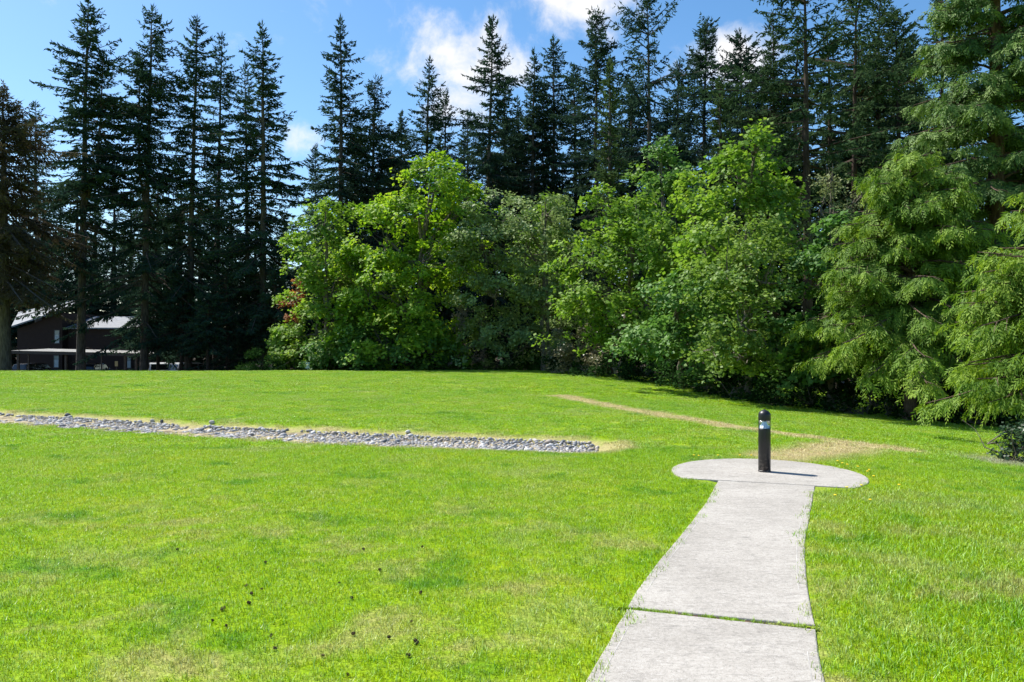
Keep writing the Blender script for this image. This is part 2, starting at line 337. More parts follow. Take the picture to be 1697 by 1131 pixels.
def stone_mat():
    m, t = new_mat('river_stone'); pos = t.n('ShaderNodeTexCoord').outputs['Object']
    a = t.n('ShaderNodeAttribute', {'attribute_name': 'v', 'attribute_type': 'GEOMETRY'}).outputs['Fac']
    r = t.n('ShaderNodeObjectInfo').outputs['Random']
    a = t.math('FRACT', t.math('ADD', a, t.math('MULTIPLY', r, 0.9)))
    c = t.mix(t.ramp(a, 0.0, 0.45), (0.13, 0.135, 0.145), (0.28, 0.28, 0.29)); c = t.mix(t.ramp(a, 0.45, 0.95), c, (0.52, 0.51, 0.50))
    tan = t.ramp(t.math('FRACT', t.math('MULTIPLY', a, 7.3)), 0.72, 0.85, 0, 0.6)
    c = t.mix(tan, c, (0.34, 0.27, 0.20))
    out(t, bsdf(t, c, 0.75, 0.3)); return m
M['stone'] = stone_mat()

# ------------------------------------------------------------------ the lawn
def axis(pts):
    o = []
    for a, b, s in pts: o += list(np.arange(a, b, s))
    return np.array(o + [pts[-1][1]])
xs = axis([(-4000, -200, 500), (-200, -70, 20), (-70, -24, 2), (-24, 24, 0.3), (24, 70, 2), (70, 200, 20), (200, 4000, 500)])
ys = axis([(-1500, -60, 300), (-60, -10, 5), (-10, 2, 0.8), (2, 48, 0.3), (48, 100, 2), (100, 300, 25), (300, 6000, 600)])
gx, gy = np.meshgrid(xs, ys, indexing='ij'); gz = H(gx, gy); nx, ny = gx.shape
# path outline (metres)
LEFT = [(-1.9, -3.0), (-0.92, 0.0), (-0.26, 2.0), (0.36, 3.76), (0.455, 4.01), (0.60, 4.39), (0.735, 4.80), (0.885, 5.25), (1.29, 6.17), (2.03, 7.89), (2.51, 9.18)]
RIGHT = [(-0.6, -3.0), (0.36, 0.0), (1.00, 2.0), (1.56, 3.76), (1.655, 4.05), (1.79, 4.46), (2.10, 5.39), (2.54, 6.55), (2.96, 7.47), (3.55, 8.84)]
PAD_C, PAD_R = (3.26, 9.66), 1.19
def resample(line, n):
    line = np.array(line); s = np.concatenate([[0], np.cumsum(np.hypot(*np.diff(line, axis=0).T))]); q = np.linspace(0, s[-1], n)
    return np.stack([np.interp(q, s, line[:, 0]), np.interp(q, s, line[:, 1])], 1)
def smooth_line(line, n, it=6):
    p = resample(line, n)
    for _ in range(it): p[1:-1] = 0.25 * p[:-2] + 0.5 * p[1:-1] + 0.25 * p[2:]
    return p
LS, RS = smooth_line(LEFT, 60, 5), smooth_line(RIGHT, 60, 5)
PATH_POLY = np.concatenate([LS, RS[::-1]])
def inside(x, y, poly):
    x = np.asarray(x, float); y = np.asarray(y, float); r = np.zeros(x.shape, bool); n = len(poly)
    for i in range(n):
        (x0, y0), (x1, y1) = poly[i], poly[(i + 1) % n]
        if y0 == y1: continue
        cnd = ((y0 > y) != (y1 > y)) & (x < (x1 - x0) * (y - y0) / (y1 - y0) + x0); r ^= cnd
    return r
paved_raw = np.ones(gx.shape, bool)
for ex, ey in ((.33, 0), (-.33, 0), (0, .33), (0, -.33), (.24, .24), (-.24, .24), (.24, -.24), (-.24, -.24)): paved_raw &= inside((gx + ex).ravel(), (gy + ey).ravel(), PATH_POLY).reshape(gx.shape)
paved_raw |= np.hypot(gx - PAD_C[0], gy - PAD_C[1]) < PAD_R - 0.45
gz = gz - 0.06 * paved_raw
i, j = np.meshgrid(np.arange(nx - 1), np.arange(ny - 1), indexing='ij')
gq = np.stack([i * ny + j, (i + 1) * ny + j, (i + 1) * ny + j + 1, i * ny + j + 1], -1).reshape(-1, 4)
lawn = link('lawn', mesh_np('lawn', np.stack([gx, gy, gz], -1), gq, smooth=True), M['turf'])
tag(lawn, 'rolling mown lawn that falls away to the right', kind='structure')

# ------------------------------------------------------------------ concrete footpath with a round end pad
path = bpy.data.objects.new('path', None); COL.objects.link(path); tag(path, 'pale concrete footpath ending in a round pad', kind='structure')
path.location = (0, 0, 0)
def slab(outline, z, thick=0.10, border=0.055, name='slab', drop=None):
    """slab with a rounded arris and a shallow tooled line along the edge"""
    p = np.array(outline); n = len(p)
    area = 0.5 * np.sum(p[:, 0] * np.roll(p[:, 1], -1) - np.roll(p[:, 0], -1) * p[:, 1])
    if area < 0: p = p[::-1]
    tg = np.roll(p, -1, 0) - np.roll(p, 1, 0); tg /= np.linalg.norm(tg, axis=1)[:, None]; nin = np.stack([-tg[:, 1], tg[:, 0]], 1)
    def ring(off, zz):
        q = p + nin * off; zs = np.array([z(a, b) for a, b in q]) + zz; return np.column_stack([q, zs])
    rings = [ring(0, -thick), ring(0, -0.010), ring(0.003, -0.003), ring(0.010, 0.0)]
    v = np.concatenate(rings); q = []; kinds = []
    for k in range(len(rings) - 1):
        for a in range(n):
            b = (a + 1) % n; q.append((k * n + a, k * n + b, (k + 1) * n + b, (k + 1) * n + a)); kinds.append(0)
    me = bpy.data.meshes.new(name)
    faces = q + [tuple(range((len(rings) - 1) * n, len(rings) * n))]; kinds.append(0)
    me.from_pydata([tuple(x) for x in v], [], faces); me.materials.append(M['concrete']); me.materials.append(M['groove'])
    for f, k in zip(me.polygons, kinds): f.material_index = k
    me.update(); o = bpy.data.objects.new(name, me); COL.objects.link(o); o.parent = path
    return o
zt = lambda a, b: 0.007
# two joints: across the path at about 4.6 m, and where the path meets the pad
def cut(line, a, b, keep_far):
    (ax, ay), (bx, by) = a, b; s = np.array([(bx - ax) * (y - ay) - (by - ay) * (x - ax) for x, y in line]); return s
J0a, J0b = (0.70, 4.80), (1.80, 4.45)
jt = lambda x, y: (J0b[0] - J0a[0]) * (y - J0a[1]) - (J0b[1] - J0a[1]) * (x - J0a[0])
def clip(poly, f):
    o = []
    for k in range(len(poly)):
        a, b = poly[k], poly[(k + 1) % len(poly)]; fa, fb = f(*a), f(*b)
        if fa >= 0: o.append(tuple(a))
        if fa * fb < 0:
            s = fa / (fa - fb); o.append((a[0] + (b[0] - a[0]) * s, a[1] + (b[1] - a[1]) * s))
    res = []
    for q in o:
        if not res or math.hypot(q[0] - res[-1][0], q[1] - res[-1][1]) > 0.045: res.append(q)
    return res
JL = math.hypot(J0b[0] - J0a[0], J0b[1] - J0a[1])
r_ = rng(3)
wobL = LS + np.column_stack([r_.normal(0, 0.003, len(LS)), np.zeros(len(LS))]); wobR = RS + np.column_stack([r_.normal(0, 0.003, len(RS)), np.zeros(len(RS))])
poly = np.concatenate([wobL, wobR[::-1]])
J1a, J1b = (2.46, 9.19), (3.62, 8.80)
jf = lambda x, y: (J1b[0] - J1a[0]) * (y - J1a[1]) - (J1b[1] - J1a[1]) * (x - J1a[0])
near_p = clip(poly, lambda x, y: -(jt(x, y) / JL + 0.018)); mid_p = clip(clip(poly, lambda x, y: jt(x, y) / JL - 0.018), lambda x, y: -(jf(x, y) + 0.008))
o = slab(near_p, zt); o['label'] = 'nearest concrete slab'
o = slab(mid_p, zt); o['label'] = 'long middle concrete slab'
a = np.linspace(0, 2 * pi, 96, endpoint=False)
pad = [(PAD_C[0] + PAD_R * cos(k), PAD_C[1] + PAD_R * sin(k)) for k in a]
pad = clip(pad, lambda x, y: jf(x, y) - 0.004)
o = slab(pad, lambda a, b: 0.012 - 0.006 * max(0, a - 3.6), thick=0.18); o['label'] = 'round end pad'
def tooled(line, off, y0, y1, name='tooled_line'):
    p = np.array(line); tg = np.gradient(p, axis=0); tg /= np.linalg.norm(tg, axis=1)[:, None]; nn = np.stack([-tg[:, 1], tg[:, 0]], 1); k = (p[:, 1] > y0) & (p[:, 1] < y1)
    a_, b_ = (p + nn * off)[k], (p + nn * (off + 0.006))[k]; n = len(a_); v = [(x, y, zt(x, y) + 0.0012) for x, y in a_] + [(x, y, zt(x, y) + 0.0012) for x, y in b_]
    MB().add(v, [(q, q + 1, n + q + 1, n + q) for q in range(n - 1)]).build(name, M['groove'], path)
for y0, y1 in ((-2.5, 4.36), (5.0, 8.7)):
    tooled(LS, -0.066, y0, y1 + .3 * (y1 < 5)); tooled(RS, 0.06, y0, y1 - .1)
bm_ = MB(); jp = np.linspace(0, 1, 12)
pts = [(J0a[0] + (J0b[0] - J0a[0]) * k, J0a[1] + (J0b[1] - J0a[1]) * k) for k in np.linspace(-0.02, 1.02, 10)]
nrm = np.array([-(J0b[1] - J0a[1]), J0b[0] - J0a[0]]) / JL * 0.03
v = [(x - nrm[0], y - nrm[1], -0.004) for x, y in pts] + [(x + nrm[0], y + nrm[1], -0.004) for x, y in pts]
bm_.add(v, [(k, k + 1, 11 + k, 10 + k) for k in range(9)]); bm_.build('joint_soil', M['soil'], path)

# ------------------------------------------------------------------ grass blades (stuff)
def tuft(seed, n, r, hgt, wid, square=False):
    g = rng(seed)
    if square: x, y = g.uniform(-r, r, n), g.uniform(-r, r, n)
    else:
        k = np.sqrt(g.uniform(0, 1, n)) * r; a = g.uniform(0, 2 * pi, n); x, y = k * np.cos(a), k * np.sin(a)
    h = hgt * g.uniform(0.55, 1.25, n); la = g.uniform(0, 2 * pi, n); lean = h * np.abs(g.normal(0.45, 0.35, n)); wa = la + pi / 2 + g.normal(0, 0.5, n); w = wid * g.uniform(0.6, 1.3, n)
    o = np.stack([x, y, np.full(n, -0.008)], 1); d = np.stack([np.cos(la), np.sin(la), np.zeros(n)], 1); ww = np.stack([np.cos(wa), np.sin(wa), np.zeros(n)], 1) * w[:, None] / 2
    up = np.array([0, 0, 1.0])
    mid = o + d * (lean * 0.33)[:, None] + up * (h * 0.62)[:, None]; tip = o + d * lean[:, None] + up * h[:, None]
    v = np.stack([o - ww, o + ww, mid + ww * 0.8, mid - ww * 0.8, tip], 1).reshape(-1, 3); b = np.arange(n)[:, None] * 5
    q = b + np.array([[0, 1, 2, 3]]); t_ = b + np.array([[3, 2, 4]]); val = g.uniform(0, 1, n)
    return mesh_np('grass_tuft', v, q, t_, attr=np.concatenate([val, val]))
def grass_layer(name, label, protos, pts, scl, seed):
    coll = bpy.data.collections.new(name + '_source')
    for k, me in enumerate(protos):
        me.materials.append(M['grass']); po = bpy.data.objects.new('grass_tuft', me); coll.objects.link(po)
    me = bpy.data.meshes.new(name); n = len(pts); me.vertices.add(n); me.vertices.foreach_set('co', np.asarray(pts, np.float32).ravel())
    g = rng(seed); e = 0.3
    sx = (H(pts[:, 0] + e, pts[:, 1]) - H(pts[:, 0] - e, pts[:, 1])) / (2 * e); sy = (H(pts[:, 0], pts[:, 1] + e) - H(pts[:, 0], pts[:, 1] - e)) / (2 * e)
    rz = g.uniform(0, 2 * pi, n); rot = np.zeros((n, 3), np.float32)
    # rotate about z first, then lean with the slope (small angles)
    rot[:, 0] = np.cos(rz) * sy - np.sin(rz) * (-sx) * 0 + 0; rot[:, 0] = sy; rot[:, 1] = -sx; rot[:, 2] = rz
    at = me.attributes.new('rot', 'FLOAT_VECTOR', 'POINT'); at.data.foreach_set('vector', rot.ravel())
    at = me.attributes.new('scl', 'FLOAT', 'POINT'); at.data.foreach_set('value', np.asarray(scl, np.float32))
    at = me.attributes.new('idx', 'INT', 'POINT'); at.data.foreach_set('value', g.integers(0, len(protos), n).astype(np.int32))
    me.materials.append(M['grass']); o = bpy.data.objects.new(name, me); COL.objects.link(o); tag(o, label, 'grass', kind='stuff')
    ng = bpy.data.node_groups.new(name, 'GeometryNodeTree')
    ng.interface.new_socket('Geometry', in_out='INPUT', socket_type='NodeSocketGeometry'); ng.interface.new_socket('Geometry', in_out='OUTPUT', socket_type='NodeSocketGeometry')
    N = ng.nodes; L = ng.links; gi = N.new('NodeGroupInput'); go = N.new('NodeGroupOutput'); ip = N.new('GeometryNodeInstanceOnPoints'); ci = N.new('GeometryNodeCollectionInfo')
    ci.inputs['Collection'].default_value = coll; ci.inputs['Separate Children'].default_value = True; ci.inputs['Reset Children'].default_value = True
    def na(nm, dt):
        q = N.new('GeometryNodeInputNamedAttribute'); q.data_type = dt; q.inputs['Name'].default_value = nm; return q.outputs[0]
    e2r = N.new('FunctionNodeEulerToRotation'); L.new(na('rot', 'FLOAT_VECTOR'), e2r.inputs[0])
    L.new(gi.outputs[0], ip.inputs['Points']); L.new(ci.outputs[0], ip.inputs['Instance']); ip.inputs['Pick Instance'].default_value = True
    L.new(na('idx', 'INT'), ip.inputs['Instance Index']); L.new(e2r.outputs[0], ip.inputs['Rotation']); L.new(na('scl', 'FLOAT'), ip.inputs['Scale'])
    L.new(ip.outputs[0], go.inputs[0])
    md = o.modifiers.new('blades', 'NODES'); md.node_group = ng
    return o
def lattice(y0, y1, step, seed, margin=3.0):
    g = rng(seed); X, Y = np.meshgrid(np.arange(-45, 45, step), np.arange(y0, y1, step)); X = X.ravel() + g.uniform(-.5, .5, X.size) * step; Y = Y.ravel() + g.uniform(-.5, .5, Y.size) * step
    k = np.abs(X) < 0.70 * Y + margin; return X[k], Y[k], g
def blocked(x, y, r):
    wob = 0.030 * np.sin(7 * y + 0.4) + 0.022 * np.sin(19 * y + 1) + 0.015 * np.sin(43 * y); mid = np.interp(y, LS[:, 1], LS[:, 0]) * .5 + np.interp(y, RS[:, 1], RS[:, 0]) * .5
    wob += 0.09 * np.exp(-((y - 4.20) / 0.10) ** 2) * (x < mid); x = x + np.where(x > mid, 1, -1) * wob
    b = inside(x, y, PATH_POLY)
    for dx, dy in ((r, 0), (-r, 0), (0, r), (0, -r)): b |= inside(x + dx, y + dy, PATH_POLY)
    b |= np.hypot(x - PAD_C[0], y - PAD_C[1]) < PAD_R + r
    return b
def bald(x, y, g):
    """thin the grass on the dry trail and among the stones"""
    k = seg_dist(x, y, TRAIL) < 0.28; k |= seg_dist(x, y, PATCH) < 0.4; k |= np.hypot(x - 8.7, y - 13) < 0.8
    s = seg_dist(x, y, BED); inb = s < BEDW - 0.02
    return (k & (g.uniform(0, 1, len(x)) < 0.5)), inb
X, Y, g = lattice(1.2, 12.0, 0.085, 11)
k = ~blocked(X, Y, 0.002); X, Y = X[k], Y[k]
dry, inb = bald(X, Y, g); k = ~inb; X, Y, dry = X[k], Y[k], dry[k]
sc = g.uniform(0.7, 1.15, len(X)) * np.where(dry, 0.5, 1.0)
rightlong = smooth(0.0, 0.5, X - np.interp(Y, RS[:, 1], RS[:, 0])) * (1 - smooth(1.6, 3.2, X - np.interp(Y, RS[:, 1], RS[:, 0]))) * (Y < 8.6)
sc *= 1 + 0.4 * rightlong
sc *= np.where(blocked(X, Y, 0.09), 1.25, 1.0)
near_pts = np.stack([X, Y, H(X, Y)], 1)
grass_layer('lawn_grass', 'short bright green mown grass in the near lawn', [tuft(20 + q, 54, 0.085, 0.036, 0.0036) for q in range(7)], near_pts, sc, 5)
X, Y, g = lattice(12.0, 25.0, 0.26, 12)
dry, inb = bald(X, Y, g); s = seg_dist(X, Y, BED); k = s > BEDW + 0.16; X, Y, dry = X[k], Y[k], dry[k]
grass_layer('lawn_grass', 'short green mown grass on the middle of the lawn', [tuft(40 + q, 230, 0.21, 0.034, 0.008, True) for q in range(6)], np.stack([X, Y, H(X, Y)], 1), g.uniform(0.75, 1.1, len(X)) * np.where(dry, 0.55, 1), 6)
X, Y, g = lattice(25.0, 47.0, 0.6, 13)
k = ~((X > 2) & (Y > 50)); X, Y = X[k], Y[k]
grass_layer('lawn_grass', 'short green mown grass on the far crest of the lawn', [tuft(60 + q, 520, 0.46, 0.035, 0.014, True) for q in range(5)], np.stack([X, Y, H(X, Y)], 1), g.uniform(0.8, 1.1, len(X)), 7)
g = rng(15); tt = np.concatenate([g.uniform(0, .28, 26), g.uniform(0.3, 1, 42), g.uniform(.88, 1.0, 12)])
X = J0a[0] + (J0b[0] - J0a[0]) * tt + g.normal(0, .008, len(tt)); Y = J0a[1] + (J0b[1] - J0a[1]) * tt + g.normal(0, .008, len(tt))
grass_layer('joint_weeds', 'low weeds and moss growing in the open joint of the concrete path', [tuft(80 + q, 30, 0.020, 0.024, 0.0045) for q in range(4)], np.stack([X, Y, np.full(len(X), -0.002)], 1), g.uniform(0.6, 1.3, len(X)), 8)

# ------------------------------------------------------------------ stone swale
def ico(seed, sub=1):
    import bmesh
    b = bmesh.new(); bmesh.ops.create_icosphere(b, subdivisions=sub, radius=1.0); v = np.array([q.co[:] for q in b.verts]); f = np.array([[w.index for w in q.verts] for q in b.faces]); b.free()
    g = rng(seed); d = g.normal(0, 1, (5, 3)); d /= np.linalg.norm(d, axis=1)[:, None]
    k = 1 + 0.16 * np.tanh(v @ d.T * 2).mean(1) + g.normal(0, 0.05, len(v)); v = v * k[:, None] * np.array([1.0, g.uniform(0.65, 0.9), g.uniform(0.42, 0.62)]); return v, f
bed_len = np.concatenate([[0], np.cumsum(np.hypot(*np.diff(BED, axis=0).T))])
def bed_pt(s, off):
    x = np.interp(s, bed_len, BED[:, 0]); y = np.interp(s, bed_len, BED[:, 1]); e = 0.05
    dx = np.interp(s + e, bed_len, BED[:, 0]) - np.interp(s - e, bed_len, BED[:, 0]); dy = np.interp(s + e, bed_len, BED[:, 1]) - np.interp(s - e, bed_len, BED[:, 1]); l = np.hypot(dx, dy)
    return x - dy / l * off, y + dx / l * off
S = np.linspace(0, bed_len[-1] + 0.0, 60); O = np.linspace(-1, 1, 9)
vv = []
for s in S:
    taper = min(1.0, sqrt(max(0.02, (bed_len[-1] + 0.25 - s) / 1.0)))
    for o_ in O:
        x, y = bed_pt(min(s, bed_len[-1] - 0.01), o_ * (BEDW + 0.1) * taper); vv.append((x, y, h1(x, y) + 0.02 - 0.045 * abs(o_) ** 4))
qq = [(a * 9 + b, (a + 1) * 9 + b, (a + 1) * 9 + b + 1, a * 9 + b + 1) for a in range(59) for b in range(8)]
M['bedsoil'] = simple('swale_soil', (0.27, 0.23, 0.15), 0.95, 0.1, 0, 0.5, 4.0, 0.6)
bed = link('rock_bed', mesh_np('rock_bed', vv, qq, smooth=True), M['bedsoil']); tag(bed, 'shallow drainage swale lined with grey river stones', kind='structure')
g = rng(31); sts = []
cell = {}
for _ in range(36000):
    s = g.uniform(0, bed_len[-1] + 0.45); o_ = g.uniform(-1, 1)
    full = smooth(bed_len[3] - 2.2, bed_len[3] + 0.6, s)          # stones close-packed at the right, patchy with straw at the left
    patch = 0.28 + 0.72 * (0.5 + 0.5 * sin(s * 1.9 + 0.8)) * (0.5 + 0.5 * sin(s * 0.7 + 2.0))
    fld = 0.5 + 0.30 * sin(s * 2.3 + 0.8 + 1.6 * o_) + 0.22 * sin(s * 4.7 - 2.1 * o_) + 0.2 * sin(s * 0.8 + 2.0) + 0.28 * o_ + 0.45 * sin(s * 9.1 + 3 * o_) * sin(s * 6.3 - 5 * o_)
    if full < 0.97 and fld < 0.42 * (1 - full) + 0.02: continue
    x, y = bed_pt(np.array([min(s, bed_len[-1])]), np.array([o_ * (BEDW - 0.02)])); x, y = float(x[0]), float(y[0])
    if s > bed_len[-1]:
        ext = s - bed_len[-1]
        if (ext / 0.45) ** 2 + o_ ** 2 > 1: continue
        dx, dy = BED[-1] - BED[-2]; l = math.hypot(dx, dy); x += dx / l * ext; y += dy / l * ext
    r = float(np.clip(g.lognormal(math.log(0.028), 0.42), 0.015, 0.075))
    ci, cj = int(x / 0.12), int(y / 0.12); ok = True
    for a in (-1, 0, 1):
        for b in (-1, 0, 1):
            for (px, py, pr) in cell.get((ci + a, cj + b), ()):
                if math.hypot(px - x, py - y) < 0.72 * (pr + r): ok = False; break
            if not ok: break
        if not ok: break
    if not ok: continue
    cell.setdefault((ci, cj), []).append((x, y, r)); sts.append((x, y, r))
sts.sort(key=lambda q: -q[2] / q[1])
protos = []
for q in range(8):
    v, f = ico(100 + q); protos.append((v, f, mesh_np('stone', v, None, f, attr=np.full(len(f), q / 8.0), smooth=True))); protos[-1][2].materials.append(M['stone'])
mb = [[], [], []]; nb = 0
for n_, (x, y, r) in enumerate(sts):
    v, f, me = protos[g.integers(0, 8)]; rz = g.uniform(0, 2 * pi); tx, ty = g.normal(0, 0.25, 2); z = h1(x, y) + 0.015 + r * 0.12
    mt = Matrix.Translation((x, y, z)) @ Matrix.Rotation(tx, 4, 'X') @ Matrix.Rotation(ty, 4, 'Y') @ Matrix.Rotation(rz, 4, 'Z') @ Matrix.Scale(r * 1.25, 4)
    if n_ < 300:
        o = bpy.data.objects.new('stone', me); COL.objects.link(o); o.parent = bed; o.matrix_local = mt
    else:
        A = np.array(mt); mb[0].append(v @ A[:3, :3].T + A[:3, 3]); mb[1].append(f + nb); nb += len(v); mb[2].append(np.full(len(f), g.uniform()))
o = link('stones', mesh_np('stones', np.concatenate(mb[0]), None, np.concatenate(mb[1]), attr=np.concatenate(mb[2]), smooth=True), M['stone'], bed); tag(o, kind='stuff')
for k_, c_ in (('pale', (.40, .38, .35)), ('dark', (.09, .095, .105)), ('whitish', (.56, .55, .53))): M['rock_' + k_] = simple(k_ + '_rock', c_, .85, .2, 0, .3, 14.0, .4)
def boulder(u, v, size, label, seed):
    p = ground_at(u, v); vv_, ff = ico(seed, 2); vv_ = vv_ * np.array([1, 1, 1.5]); zmin = vv_[:, 2].min()
    o = link('boulder', mesh_np('boulder', vv_ * size, None, ff, smooth=True), M['rock_' + next(k_ for k_ in ('pale', 'dark', 'whitish') if k_ in label)])
    o.location = (p[0], p[1], h1(p[0], p[1]) - zmin * size * 0.62); o.rotation_euler = (0.1, 0.1, seed); tag(o, label, 'rock', 'larger rocks on the swale edge')
boulder(351, 703, 0.065, 'upright pale rock standing alone on the far edge of the stone swale', 201)
boulder(252, 702, 0.050, 'flat pale rock on the far swale edge left of the upright rock', 202)
boulder(268, 702, 0.054, 'dark rock on the far swale edge between the flat and upright rocks', 203)
boulder(112, 692, 0.070, 'dark grey rock in the stone swale near the left edge of the photo', 204)
boulder(676, 720, 0.054, 'whitish rock on the far edge of the close-packed stones', 205)

# ------------------------------------------------------------------ bollard light
B0 = np.array([3.27, 9.77, 0.012])
bol = thing('bollard_light', 'black domed bollard light with clear lens standing on the round concrete pad', 'bollard', B0)
R_ = 0.077
m, t = new_mat('black_powder_coat'); pos = t.n('ShaderNodeTexCoord').outputs['Object']; sz = t.n('ShaderNodeSeparateXYZ', None, Vector=pos).outputs[2]
wear = t.math('MULTIPLY', t.ramp(t.noise(pos, 26.0, 6.0, 0.7), 0.50, 0.60), t.ramp(sz, 0.30, 0.0, 0.0, 1.0))
fade = t.ramp(t.math('ADD', t.noise(pos, 9.0, 4.0), t.ramp(sz, 0.32, 0.03, 0.0, 0.5)), 0.6, 1.0, 0, 0.8)
chip = t.ramp(t.noise(pos, 60.0, 2.0), 0.74, 0.78)
c = t.mix(fade, (0.005, 0.006, 0.009), (0.028, 0.024, 0.024)); c = t.mix(t.math('MULTIPLY', wear, 0.7), c, (0.16, 0.14, 0.13)); c = t.mix(chip, c, (0.35, 0.34, 0.33))
out(t, bsdf(t, c, 0.42, 0.5)); M['bollard'] = m
M['reflector'] = simple('brushed_aluminium', (0.75, 0.76, 0.78), 0.38, 0.5, 0.85, 0.05)
m, t = new_mat('clear_lens'); gl = t.n('ShaderNodeBsdfGlossy', None, Color=(1, 1, 1), Roughness=0.05); out(t, t.n('ShaderNodeMixShader', None, i0=t.math('MULTIPLY', t.n('ShaderNodeFresnel', None, IOR=1.35).outputs[0], 0.8), i1=t.n('ShaderNodeBsdfTransparent', None, Color=(0.96, 0.97, 0.96)), i2=gl)); M['lens'] = m
MB().lathe([(R_ * .6, 0.02), (R_, 0.02), (R_, 0.548), (R_ * .99, 0.558), (R_ * .6, 0.558)], 40).build('post', M['bollard'], bol, True)
MB().lathe([(R_ * .5, 0), (R_ * 1.04, 0.0), (R_ * 1.04, 0.012), (R_ * 1.0, 0.0195), (R_ * .5, 0.0195)], 40).build('base_ring', M['bollard'], bol, True)
MB().lathe([(R_ * .985, 0.559), (R_ * .985, 0.661), (R_ * .965, 0.661), (R_ * .965, 0.559), (R_ * .985, 0.559)], 40).build('lens', M['lens'], bol, True)
fl = MB(); a = np.linspace(0, 2 * pi, 48, endpoint=False); prof = [(0.83, .5595), (0.74, .572), (0.58, .592), (0.43, .618), (0.34, .640), (0.30, .660)]
v = [(R_ * r * (1 + 0.10 * (k % 4 == 0)) * cos(q), R_ * r * (1 + 0.10 * (k % 4 == 0)) * sin(q), z) for r, z in prof for k, q in enumerate(a)]
fl.add(v, [(i_ * 48 + j_, i_ * 48 + (j_ + 1) % 48, (i_ + 1) * 48 + (j_ + 1) % 48, (i_ + 1) * 48 + j_) for i_ in range(5) for j_ in range(48)]); fl.build('reflector', M['reflector'], bol)
dome = [(R_ * .3, .662), (R_ * 1.0, .662), (R_ * 1.005, .668), (R_ * 1.005, .727)] + [(R_ * 1.005 * cos(k), .727 + 0.070 * sin(k)) for k in np.linspace(0.12, pi / 2 - 0.02, 12)]
cp = MB().lathe(dome, 40).build('cap', M['bollard'], bol, True)
MB().lathe([(0.012, .795), (0.012, .801), (0.007, .804), (0.0005, .8045)], 12).build('cap_screw', M['bollard'], cp, True)

# ------------------------------------------------------------------ tree builders
def kites(o, d, n, l, w):
    """leaf-like quads from origins, directions, width directions"""
    mid = o + d * (l * 0.42)[:, None]; s = n * (w * 0.5)[:, None]
    return np.stack([o, mid + s, o + d * l[:, None], mid - s], 1)
def unit(a): return a / (np.linalg.norm(a, axis=-1, keepdims=True) + 1e-9)
def quads_mesh(name, Q, val):
    Q = np.concatenate(Q) if isinstance(Q, list) else Q; n = len(Q)
    return mesh_np(name, Q.reshape(-1, 3), np.arange(n * 4).reshape(-1, 4), attr=np.concatenate(val) if isinstance(val, list) else val)

